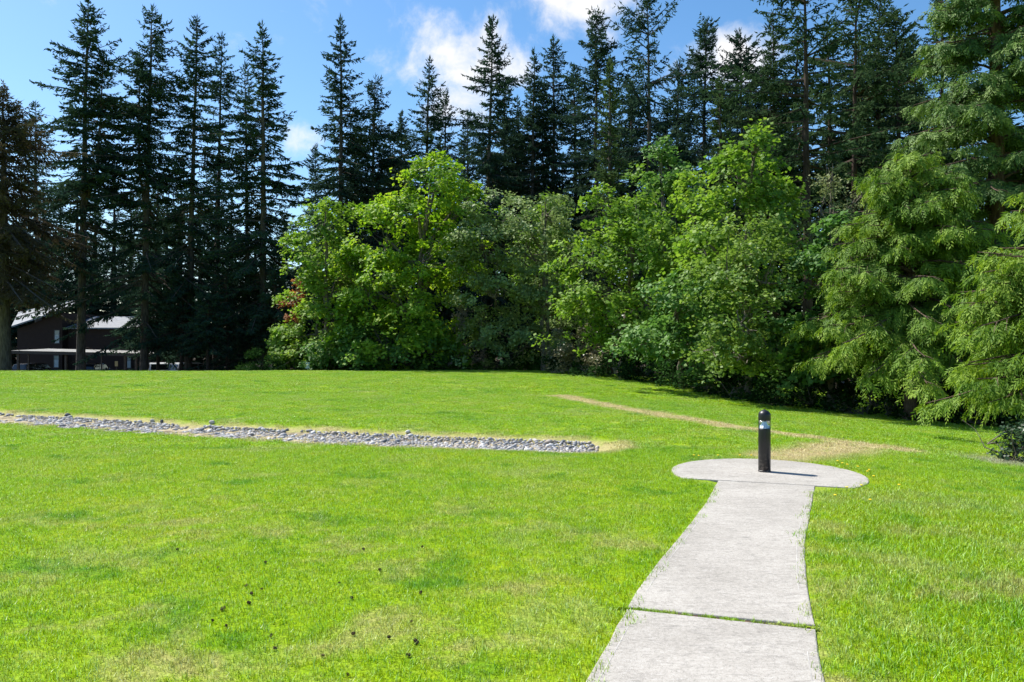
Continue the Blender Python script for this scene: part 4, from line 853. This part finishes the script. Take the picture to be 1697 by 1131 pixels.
broadleaf('alder_tree', 'soft grey-green alder in front of the dark-trunked fir', 'alder tree', 1240, 29.3,
    [(1235, 390, 50, 50, 0), (1200, 445, 48, 50, -.5), (1270, 450, 50, 55, 0), (1225, 520, 60, 52, -.5), (1180, 560, 42, 50, 0), (1270, 555, 42, 45, 0), (1228, 580, 50, 36, -.6)], 'alder_g', 408, reach=2.4, leaf=.14, per=40, clump=.42, trunk_r=.14)
broadleaf('budding_tree', 'sparse pale budding tree right of the dark fir trunk', 'tree', 1390, 30,
    [(1378, 285, 32, 32, 0), (1360, 330, 35, 42, 0), (1405, 330, 35, 45, .3), (1385, 400, 42, 50, 0), (1340, 400, 22, 40, 0)], 'budding', 409, leaf=.10, clump=.40, dens=.5, per=26, trunk_r=.09, nstems=3, fill=.6)
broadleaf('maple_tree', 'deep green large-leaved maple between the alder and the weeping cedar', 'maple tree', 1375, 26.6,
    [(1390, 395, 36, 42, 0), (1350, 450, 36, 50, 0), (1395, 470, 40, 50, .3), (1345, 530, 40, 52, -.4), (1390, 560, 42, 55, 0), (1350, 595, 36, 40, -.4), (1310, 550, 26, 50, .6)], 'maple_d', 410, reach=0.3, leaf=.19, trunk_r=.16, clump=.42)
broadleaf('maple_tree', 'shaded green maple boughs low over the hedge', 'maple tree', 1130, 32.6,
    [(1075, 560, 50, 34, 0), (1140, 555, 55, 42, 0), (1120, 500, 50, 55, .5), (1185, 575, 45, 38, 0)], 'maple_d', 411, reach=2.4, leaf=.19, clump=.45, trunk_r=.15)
broadleaf('maple_tree', 'fresh green maple filling the gap between the wide and the pointed maples', 'maple tree', 1150, 36.5,
    [(1150, 340, 45, 45, 0), (1125, 390, 50, 50, 0), (1175, 400, 45, 55, 0), (1150, 460, 60, 60, -.5), (1160, 530, 50, 50, 0)], 'maple_g', 415, reach=1.5, leaf=.21, trunk_r=.2)
broadleaf('alder_tree', 'slender grey-green alder in the dark gap left of the wide bright maple', 'alder tree', 930, 46, [(935, 470, 22, 50, 0), (925, 530, 26, 45, 0), (945, 420, 16, 35, 0)], 'alder', 416, leaf=.16, clump=.42, dens=.6, trunk_r=.1)
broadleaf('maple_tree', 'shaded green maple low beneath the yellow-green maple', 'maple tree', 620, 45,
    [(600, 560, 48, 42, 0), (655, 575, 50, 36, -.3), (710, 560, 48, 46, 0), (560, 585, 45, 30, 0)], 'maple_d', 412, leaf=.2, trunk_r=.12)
broadleaf('small_maple', 'little maple with orange-red leaves below the dense fir', 'maple tree', 487, 49, [(488, 490, 15, 24, 0), (482, 530, 12, 18, 0), (496, 470, 9, 14, 0)], 'orange', 413, leaf=.15, clump=.35, dens=.6, trunk_r=.07)
broadleaf('small_maple', 'light green sapling under the orange-leaved maple', 'maple tree', 490, 48, [(480, 560, 28, 30, 0), (505, 585, 32, 25, 0), (470, 590, 25, 22, 0)], 'maple_g', 414, leaf=.17, clump=.4, trunk_r=.06)
# shrubs along the wood's edge
SH = dict(leaf=.11, clump=.34, per=40, trunk_r=.05, nstems=3, plate=.4)
broadleaf('laurel_hedge', 'leafy shrub with pale reddish new growth on top, left end of the hedge', 'shrub', 955, 39.8, [(925, 572, 24, 28, 1.2), (960, 570, 30, 28, 0), (1003, 578, 28, 26, -.8), (950, 592, 36, 18, 0)], 'pale', 421, **SH)
HEDGE = [(930, 603, 40.9, 30, 16), (985, 606, 38.6, 38, 18), (1035, 606, 36.4, 40, 28), (1085, 614, 34.0, 42, 32), (1135, 622, 31.6, 45, 36), (1190, 634, 29.4, 48, 38), (1245, 644, 27.6, 50, 40), (1305, 652, 26.2, 52, 42), (1365, 658, 25.2, 55, 44), (1430, 664, 24.0, 56, 44), (1500, 668, 23.0, 60, 46), (1570, 672, 22.2, 60, 48), (1640, 676, 21.4, 62, 50), (1710, 680, 20.8, 62, 52)]
HL = ['dark laurel shrub below the pale new growth, first of the hedge', 'dark hedge laurel, second from the pale end', 'dark hedge laurel where the lawn starts to dip', 'dark hedge laurel under the wide bright maple', 'dark hedge laurel right of the wide bright maple', 'dark hedge laurel left of the low maple boughs', 'dark hedge laurel beneath the soft alder', 'dark hedge laurel straight above the bollard', 'dark hedge laurel below the large-leaved maple', 'dark hedge laurel at the left foot of the weeping cedar', 'dark hedge laurel under the middle of the weeping cedar', 'dark hedge laurel at the right foot of the weeping cedar', 'dark hedge laurel near the right edge behind the cedar boughs', 'dark hedge laurel cut by the right edge of the photo']
for n_, ((u, v, d, ru, rv), lb) in enumerate(zip(HEDGE, HL)):
    if u >= 1085: d += 1.6; v -= 7
    broadleaf('laurel_shrub', lb, 'shrub', u, d, [(u - ru * .35, v + 4, ru * .7, rv * .9, .2), (u + ru * .4, v, ru * .7, rv, 0), (u, v + rv * .5, ru * .9, rv * .55, -.3)], 'hedge', 430 + n_, group='laurels of the hedge', **SH)
for n_, (u, v, ru, rv, mt, lb) in enumerate([(760, 600, 34, 15, 'bramble', 'low bramble bush on the crest below the silvery shrub'), (830, 602, 45, 13, 'bramble', 'wide low bramble on the crest left of the hedge'), (885, 596, 30, 22, 'bramble', 'round bramble bush touching the hedge'), (545, 602, 40, 12, 'bramble', 'low bush right of the small white sign'), (610, 600, 42, 16, 'hedge', 'dark low bush under the left side of the yellow-green maple'), (690, 600, 45, 16, 'hedge', 'dark low bush under the right side of the yellow-green maple'), (430, 600, 36, 16, 'hedge', 'dark low bush left of the small white sign')]):
    d = 45.5; broadleaf('bush', lb, 'bush', u, d, [(u, v, ru * .7, rv, 0), (u - ru * .5, v + 4, ru * .5, rv * .8, .3), (u + ru * .5, v + 3, ru * .5, rv * .8, -.2)], mt, 460 + n_, **SH)
broadleaf('silvery_shrub', 'shrub with pinkish silver leaves in the shade of the alder', 'shrub', 765, 45.2, [(765, 525, 14, 22, 0), (758, 560, 18, 26, 0), (775, 585, 18, 18, 0), (800, 592, 14, 12, 0)], 'silver', 470, leaf=.13, clump=.32, dens=.7, per=26, trunk_r=.05)
broadleaf('silvery_shrub', 'faint silvery shrub low under the yellow-green maple', 'shrub', 640, 45.0, [(640, 592, 20, 14, 0), (665, 585, 14, 14, 0)], 'silver', 471, leaf=.12, clump=.3, dens=.5, per=22, trunk_r=.05)
broadleaf('glossy_shrub', 'dark glossy-leaved shrub at the right edge near the bank', 'shrub', 1690, 13.2, [(1690, 735, 30, 30, 0), (1670, 765, 22, 22, 0), (1705, 765, 40, 30, 0), (1712, 715, 28, 30, .3)], 'glossy', 472, leaf=.065, clump=.16, per=26, trunk_r=.03, nstems=4, plate=.5, fill=.6, bough=0)

# ------------------------------------------------------------------ red cedars at the right
def cedar(label, uf, d, ms, mats, rz=0.0):
    x = (uf - CU) / F_PX * d; return plant_tree('cedar_tree', label, 'cedar tree', ms, mats, (x, d, h1(x, d) - .1), rz)
cedar('tall red cedar with hanging sprays rising out of the photo at right', 1650, 27.0, cedar_mesh(501, 22, 3.0, 4.4, 240, dens=1.25, frond=.42, kl=.20, kwid=.055, fk=8, full=.5, trunk_r=.34), (M['bark_c'], M['cedar_d']))
cedar('broad weeping cedar with bright sprays sweeping low over the hedge', 1510, 23.6, cedar_mesh(502, 8.4, 2.3, 3.7, 170, dens=1.45, frond=.40, kl=.17, kwid=.042, full=.40, droop=.36, zpow=1.0, trunk_r=.16), (M['bark_c'], M['cedar']))
cedar('near cedar boughs reaching in from the right edge of the photo', 1790, 15.5, cedar_mesh(503, 5.6, 1.1, 3.2, 85, az_range=(0.5 * pi, 1.6 * pi), dens=1.5, frond=.33, kl=.14, kwid=.034, full=.35, droop=.32), (M['bark_c'], M['cedar']))

# ------------------------------------------------------------------ the brown building and the carport behind the left firs
m, t = new_mat('brown_siding'); pos = t.n('ShaderNodeTexCoord').outputs['Object']; zc = t.n('ShaderNodeSeparateXYZ', None, Vector=pos).outputs[2]
fr = t.math('FRACT', t.math('MULTIPLY', zc, 5.0)); c = t.mix(t.noise(pos, 3.0, 4.0), (0.030, 0.020, 0.018), (0.050, 0.033, 0.028))
out(t, bsdf(t, c, 0.8, 0.2, normal=t.n('ShaderNodeBump', None, Height=fr, Strength=0.8, Distance=0.03).outputs[0])); M['siding'] = m
M['roof'] = simple('pale_shingles', (0.22, 0.23, 0.25), 0.8, 0.2, 0, .15, 3.0, .3)
M['fascia'] = simple('dark_fascia', (0.06, 0.05, 0.045), 0.7)
M['frame'] = simple('window_frame', (0.08, 0.07, 0.065), 0.6)
M['curtain'] = simple('window_blind', (0.40, 0.45, 0.46), 0.8, .2)
m, t = new_mat('window_glass'); out(t, bsdf(t, (0.20, 0.26, 0.28), 0.08, 0.6)); M['glass'] = m
M['wood'] = simple('weathered_post', (0.11, 0.09, 0.075), 0.9, .1, 0, .25)
M['croof'] = simple('carport_roof', (0.22, 0.22, 0.21), 0.85, .15, 0, .3, 2.0, .3)
M['asphalt'] = simple('asphalt', (0.05, 0.05, 0.052), 0.9, .2, 0, .2, 2.0, .3)
GB = -1.9
pk = MB(); pk.box((-62, 63.5, -2.4), (-20, 79, GB + .03)); tag(pk.build('parking_lot', M['asphalt']), 'asphalt parking lot behind the crest', kind='structure')
bd = thing('apartment_building', 'two-storey dark brown building with pale pitched roofs behind the left firs', 'building', (P(70, 600, 84)[0], 84, GB))
def loc(u, v, d): return P(u, v, d) - np.array(bd.location)
def W3(o_, mat, name, parent): return o_.build(name, mat, parent)
# gabled block: rake facing the camera, roof falling to the left
Aw, Bw = loc(24, 545, 80), loc(128, 508, 80); x0, x1 = Aw[0], loc(103, 0, 80)[0]; xr = Bw[0]; yf, yb = -4.0, 8.0
zA = Aw[2]; zB = Bw[2]; slope = (zB - zA) / (xr - x0); zat = lambda x: zA + slope * (x - x0)
W3(MB().prism([(x0 + .3, 0.), (x1, 0.), (x1, zat(x1) - .12), (x0 + .3, zat(x0 + .3) - .12)], yf, yb), M['siding'], 'wall', bd)
rf = MB(); v = [tuple(loc(19, 543, 79.3)), tuple(loc(128, 507, 79.3)), tuple(loc(128, 499, 92)), tuple(loc(31, 519, 92))]; yb = 8.0
v = v + [(a_, b_, c_ + .16) for a_, b_, c_ in v]; rf.add(v, [(0, 3, 2, 1), (4, 5, 6, 7), (0, 1, 5, 4), (1, 2, 6, 5), (2, 3, 7, 6), (3, 0, 4, 7)]); roof = rf.build('roof', M['roof'], bd)
ch = MB(); cx = loc(27, 0, 80)[0]; ch.box((cx - .35, 1.0, zat(cx) - .2), (cx + .35, 1.8, zat(cx) + 1.9)); ch.build('chimney', M['fascia'], roof)
# wing to the right, eaves towards the lawn
wx1 = loc(222, 0, 81)[0]; ez = loc(0, 544, 81)[2]; yw = -3.0
W3(MB().box((x1 + .01, yw, 0), (wx1, 7.0, ez - .05)), M['siding'], 'wall', bd)
rf = MB(); rz_ = loc(0, 527, 86)[2]; v = [(x1 + .02, yw - .5, ez - .1), (wx1 + .4, yw - .5, ez - .1), (wx1 + .4, 2.0, rz_), (x1 + .02, 2.0, rz_)]; v = v + [(a_, b_, c_ + .14) for a_, b_, c_ in v]
rf.add(v, [(0, 3, 2, 1), (4, 5, 6, 7), (0, 1, 5, 4), (1, 2, 6, 5), (2, 3, 7, 6), (3, 0, 4, 7)]); rf.build('roof', M['roof'], bd)
def window(u0, v0, u1, v1, yy):
    d = 84 + yy; a_, b_ = loc(u0, v1, d), loc(u1, v0, d); w = MB(); k = .07
    for lo, hi in (((a_[0] - k, a_[2] - k), (b_[0] + k, a_[2])), ((a_[0] - k, b_[2]), (b_[0] + k, b_[2] + k)), ((a_[0] - k, a_[2]), (a_[0], b_[2])), ((b_[0], a_[2]), (b_[0] + k, b_[2]))):
        w.box((lo[0], yy - .06, lo[1]), (hi[0], yy + .02, hi[1]))
    f = w.build('window', M['frame'], bd); MB().box((a_[0], yy - .03, a_[2]), (b_[0], yy - .005, b_[2])).build('pane', M['glass'], f)
    MB().box((a_[0] + .02, yy - .045, a_[2] + .02), (b_[0] - .02, yy - .034, b_[2] - .35 * (b_[2] - a_[2]))).build('blind', M['curtain'], f)
window(91, 548, 98.5, 569, yf); window(90, 590, 97.5, 609, yf); window(211, 592, 217, 610, yw)
# carport
cp_ = thing('carport', 'long low carport with thin posts before the brown building', 'carport', (P(120, 600, 70)[0], 70, GB))
cl = lambda u, v, d: P(u, v, d) - np.array(cp_.location)
a_, b_ = cl(12, 580, 68), cl(245, 585, 68)
rf = MB(); v = [(a_[0], -2, a_[2] - .22), (b_[0], -2, b_[2] - .22), (b_[0], 4, b_[2] - .1), (a_[0], 4, a_[2] - .1)]; v = v + [(p[0], p[1], p[2] + .14) for p in v]
rf.add(v, [(0, 3, 2, 1), (4, 5, 6, 7), (0, 1, 5, 4), (1, 2, 6, 5), (2, 3, 7, 6), (3, 0, 4, 7)]); rf.build('roof', M['croof'], cp_)
fb = MB(); fb.add([(a_[0], -2.08, a_[2] - .34), (b_[0], -2.08, b_[2] - .34), (b_[0], -2.08, b_[2] - .06), (a_[0], -2.08, a_[2] - .06), (a_[0], -2.003, a_[2] - .34), (b_[0], -2.003, b_[2] - .34), (b_[0], -2.003, b_[2] - .06), (a_[0], -2.003, a_[2] - .06)], [(0, 1, 2, 3), (5, 4, 7, 6), (3, 2, 6, 7), (0, 4, 5, 1), (0, 3, 7, 4), (1, 5, 6, 2)]); fb.build('fascia_board', M['fascia'], cp_)
for u in (31, 48, 110, 142, 169, 208, 226, 240):
    w = .09 if u in (31, 208, 226, 110) else .05; p = cl(u, 600, 68.3); topz = a_[2] + (b_[2] - a_[2]) * (p[0] - a_[0]) / (b_[0] - a_[0]) - .23
    MB().box((p[0] - w, -1.75 - w, 0), (p[0] + w, -1.75 + w, topz)).build('post', M['wood'], cp_)

# ------------------------------------------------------------------ parked cars
M['rubber'] = simple('tyre_rubber', (0.02, 0.02, 0.02), .8); M['rim'] = simple('wheel_rim', (.35, .36, .37), .35, .5, 1.0)
m, t = new_mat('car_glass'); out(t, bsdf(t, (0.012, 0.015, 0.018), 0.05, 0.6)); M['cglass'] = m
m, t = new_mat('red_lens'); out(t, bsdf(t, (0.35, 0.02, 0.015), 0.2, 0.5)); M['redlens'] = m
m, t = new_mat('head_lens'); out(t, bsdf(t, (0.75, 0.76, 0.78), 0.1, 0.6)); M['headlens'] = m
def paint(name, col):
    m, t = new_mat(name); out(t, bsdf(t, col, 0.25, 0.5, Coat_Weight=0.6)); return m
def section_loft(rows, name, mat, parent):
    """rows: (x, half-width, z-bottom, z-top) cross-sections along the car"""
    v = []; q = []
    for x, w, zb, zt2 in rows:
        h = zt2 - zb; v += [(x, -w * .96, zb), (x, -w, zb + h * .35), (x, -w * .985, zb + h * .8), (x, -w * .9, zt2), (x, w * .9, zt2), (x, w * .985, zb + h * .8), (x, w, zb + h * .35), (x, w * .96, zb)]
    n = len(rows)
    for k in range(n - 1):
        for j_ in range(8): q.append((k * 8 + j_, k * 8 + (j_ + 1) % 8, (k + 1) * 8 + (j_ + 1) % 8, (k + 1) * 8 + j_))
    q += [(0, 3, 2, 1), (0, 7, 4, 3), (7, 6, 5, 4)]; e = (n - 1) * 8; q += [(e, e + 1, e + 2, e + 3), (e, e + 3, e + 4, e + 7), (e + 7, e + 4, e + 5, e + 6)]
    return MB().add(v, q).build(name, mat, parent)
def car(label, u, d, rz, col, roof_col=None, tall=1.72, name='parked_car', cat='car'):
    p = P(u, 600, d); c = thing(name, label, cat, (p[0], d, GB + .03), rz, 'cars parked behind the crest'); pm = paint('car_paint', col); k = tall / 1.72
    section_loft([(-2.25, .80, .42, .92 * k), (-2.15, .88, .30, 1.02 * k), (-1.2, .92, .26, 1.06 * k), (0.9, .92, .26, 1.04 * k), (1.5, .90, .27, .99 * k), (2.15, .84, .32, .88 * k), (2.3, .74, .42, .74 * k)], 'body', pm, c)
    cab = [(-2.05, .80, 1.02 * k, 1.10 * k), (-1.85, .74, 1.02 * k, 1.62 * k), (-1.2, .72, 1.02 * k, tall), (0.1, .72, 1.02 * k, tall - .01), (.55, .72, 1.02 * k, 1.60 * k), (1.15, .76, 1.0 * k, 1.07 * k)]
    section_loft(cab, 'cabin', paint('roof_paint', roof_col) if roof_col else pm, c)
    for s in (-1, 1):
        y = s * .765
        for xa, xb, xc, xd in ((-1.80, -.95, -.95, -1.68), (-.87, -.02, -.02, -.87), (.06, .92, .50, .06)):
            v = [(xa, y * 1.01, 1.10 * k), (xb, y * 1.01, 1.10 * k), (xc, y * .955, 1.58 * k), (xd, y * .955, 1.58 * k)]; v += [(a1, b1 * .9, c1) for a1, b1, c1 in v]
            MB().add(v, [(0, 1, 2, 3), (4, 7, 6, 5), (0, 4, 5, 1), (1, 5, 6, 2), (2, 6, 7, 3), (3, 7, 4, 0)]).build('side_window', M['cglass'], c)
        MB().box((-2.30, y - .09, .78 * k), (-2.18, y + .09, 1.0 * k), .01).build('tail_light', M['redlens'], c)
        MB().box((2.16, y * .85 - .14, .66 * k), (2.31, y * .85 + .14, .78 * k), .01).build('headlight', M['headlens'], c)
        MB().box((.72, y * 1.18 - .08, 1.08 * k), (.86, y * 1.18 + .08, 1.22 * k), .02).build('wing_mirror', pm, c)
        for x in (-1.4, 1.42):
            an = np.linspace(0, 2 * pi, 18, endpoint=False); w = MB()
            def ringx(r, yy): return [(x + r * cos(q), yy, .34 + r * sin(q)) for q in an]
            v = ringx(.2, s * .93) + ringx(.33, s * .935) + ringx(.34, s * .90) + ringx(.34, s * .72) + ringx(.2, s * .72)
            w.add(v, [(i_ * 18 + j_, i_ * 18 + (j_ + 1) % 18, (i_ + 1) * 18 + (j_ + 1) % 18, (i_ + 1) * 18 + j_) for i_ in range(4) for j_ in range(18)]); wo = w.build('wheel', M['rubber'], c)
            r2 = MB(); v = ringx(.2, s * .925) + ringx(.02, s * .91); r2.add(v, [(j_, (j_ + 1) % 18, 18 + (j_ + 1) % 18, 18 + j_) for j_ in range(18)]); r2.build('rim', M['rim'], wo)
    v = [(-2.075, -.66, 1.12 * k), (-2.075, .66, 1.12 * k), (-1.90, .60, 1.58 * k), (-1.90, -.60, 1.58 * k)]; v += [(a1 + .1, b1, c1) for a1, b1, c1 in v]
    MB().add(v, [(0, 1, 2, 3), (4, 7, 6, 5), (0, 4, 5, 1), (1, 5, 6, 2), (2, 6, 7, 3), (3, 7, 4, 0)]).build('rear_window', M['cglass'], c)
    v = [(1.13, -.66, 1.10 * k), (1.13, .66, 1.10 * k), (.60, .60, 1.58 * k), (.60, -.60, 1.58 * k)]; v += [(a1 - .1, b1, c1) for a1, b1, c1 in v]
    MB().add(v, [(0, 1, 2, 3), (4, 7, 6, 5), (0, 4, 5, 1), (1, 5, 6, 2), (2, 6, 7, 3), (3, 7, 4, 0)]).build('windscreen', M['cglass'], c)
    return c
car('silver-white sport utility vehicle parked beyond the crest, right of the carport', 262, 66, radians(118), (.62, .63, .65))
car('black sport utility vehicle with whitish roof, rightmost of the parked vehicles', 319, 66, radians(60), (.012, .013, .016), (.55, .57, .60))
car('dark car parked under the carport left of its thin middle posts', 60, 71, radians(80), (.02, .02, .024), None, 1.5)
car('dark blue car under the carport right of the tall trunk', 158, 71, radians(95), (.02, .025, .04), None, 1.5)

# ------------------------------------------------------------------ small signs
M['signw'] = simple('sign_white', (.62, .72, .76), .5); M['signb'] = simple('sign_band', (.12, .30, .42), .5); M['steel'] = simple('galvanised_post', (.35, .36, .37), .5, .5, .6); M['signy'] = simple('sign_yellow', (.45, .34, .16), .6)
sg_ = P(510, 614, 45.5); zb = h1(sg_[0], sg_[1]); s = thing('small_sign', 'small white and blue sign on a thin post at the edge of the wood', 'sign', (sg_[0], sg_[1], zb))
top = P(0, 601, 45.5)[2] - zb
MB().box((-.02, -.01, -.2), (.02, .02, top)).build('post', M['steel'], s)
MB().box((-.13, -.03, top - .36), (.13, -.012, top - .21)).build('plate', M['signw'], s); u1 = MB().box((-.13, -.03, top - .19), (.13, -.012, top + .01)).build('plate', M['signw'], s)
MB().box((-.10, -.036, top - .13), (.10, -.0305, top - .05)).build('band', M['signb'], u1)
sg_ = P(193, 604, 67); s = thing('parking_sign', 'small tan parking sign on a post beneath the carport edge', 'sign', (sg_[0], 67, GB + .03)); top = P(0, 600, 67)[2] - GB
MB().box((-.03, 0, 0), (.03, .04, top)).build('post', M['wood'], s); MB().box((-.13, -.03, top - .42), (.13, -.004, top + .02)).build('plate', M['signy'], s)

# ------------------------------------------------------------------ fir cones and dandelions in the near lawn
M['cone'] = simple('fir_cone', (0.12, 0.08, 0.055), .85, .15, 0, .5, 60.0)
def cone_mesh(seed):
    g = rng(seed); mb_ = MB(); mb_.lathe([(.001, -.028), (.010, -.02), (.013, 0), (.009, .02), (.001, .03)], 8)
    for k in range(46):
        z = -.026 + .054 * k / 45; a_ = k * 2.4; r = .013 * (1 - ((z - .0) / .034) ** 2) ** .5 + .002; f = np.array([cos(a_), sin(a_), .0]); sd = np.array([-sin(a_), cos(a_), 0]); c0 = f * r * .6 + np.array([0, 0, z]); tp = f * (r + .010) + np.array([0, 0, z + .006])
        mb_.add([c0 - sd * .003, c0 + sd * .003, tp + sd * .006, tp - sd * .006, c0 - np.array([0, 0, .003]), tp - np.array([0, 0, .003])], [(0, 1, 2, 3)], [(0, 3, 5), (1, 5, 2), (2, 5, 3), (0, 5, 4), (1, 4, 5)])
    me = mb_.mesh('fir_cone'); me.materials.append(M['cone']); return me
CM = [cone_mesh(600 + q) for q in range(3)]; g = rng(77)
CONES = [(294, 914), (361, 945), (408, 976), (417, 988), (434, 981), (412, 1004), (369, 1013), (352, 1034), (375, 1042), (449, 1058), (456, 1081), (535, 1092), (603, 914), (630, 948), (562, 970), (697, 986), (682, 1034), (586, 1055), (644, 1062), (690, 1069), (677, 1092), (577, 1124), (700, 910), (440, 937), (583, 995)]
for q, (u, v) in enumerate(CONES):
    p = ground_at(u, v); o = bpy.data.objects.new('fir_cone', CM[q % 3]); COL.objects.link(o); s_ = g.uniform(.28, .46) * (1.35 if q in (6, 10, 19) else 1); o.scale = (s_,) * 3
    o.location = (p[0], p[1], h1(p[0], p[1]) + .014); o.rotation_euler = (g.uniform(1.1, 1.9), 0, g.uniform(0, 6.28)); tag(o, 'small dark brown fir cone lying in the near lawn', 'fir cone', 'fir cones scattered on the near lawn')
M['yellow'] = simple('dandelion_petals', (.75, .55, .02), .7); M['stalk'] = simple('flower_stalk', (.12, .25, .04), .6)
fm = MB().lathe([(.001, .0), (.012, .003), (.017, .010), (.012, .013), (.001, .012)], 10).mesh('flower_head'); fm.materials.append(M['yellow']); sm = MB().lathe([(.002, 0), (.0015, .055)], 5).mesh('stalk'); sm.materials.append(M['stalk'])
for u, v in [(1396, 775), (1404, 778), (1411, 781), (1420, 786), (1388, 772), (1432, 789), (1226, 762), (1245, 762), (1190, 762), (1150, 762), (1384, 830), (1395, 815), (1419, 812), (1442, 838), (1182, 768), (1490, 812), (1448, 797)]:
    p = ground_at(u, v)
    if np.hypot(p[0] - PAD_C[0], p[1] - PAD_C[1]) < PAD_R + .03: p = np.array([*(np.array(PAD_C) + unit(p[:2] - np.array(PAD_C)) * (PAD_R + g.uniform(.05, .14))), 0])
    o = thing('dandelion', 'tiny yellow dandelion flower in the grass round the concrete pad', 'dandelion', (p[0], p[1], h1(p[0], p[1])), 0, 'dandelions round the pad'); f = link('flower_head', fm, None, o); f.location = (0, 0, .05); link('stalk', sm, None, o)
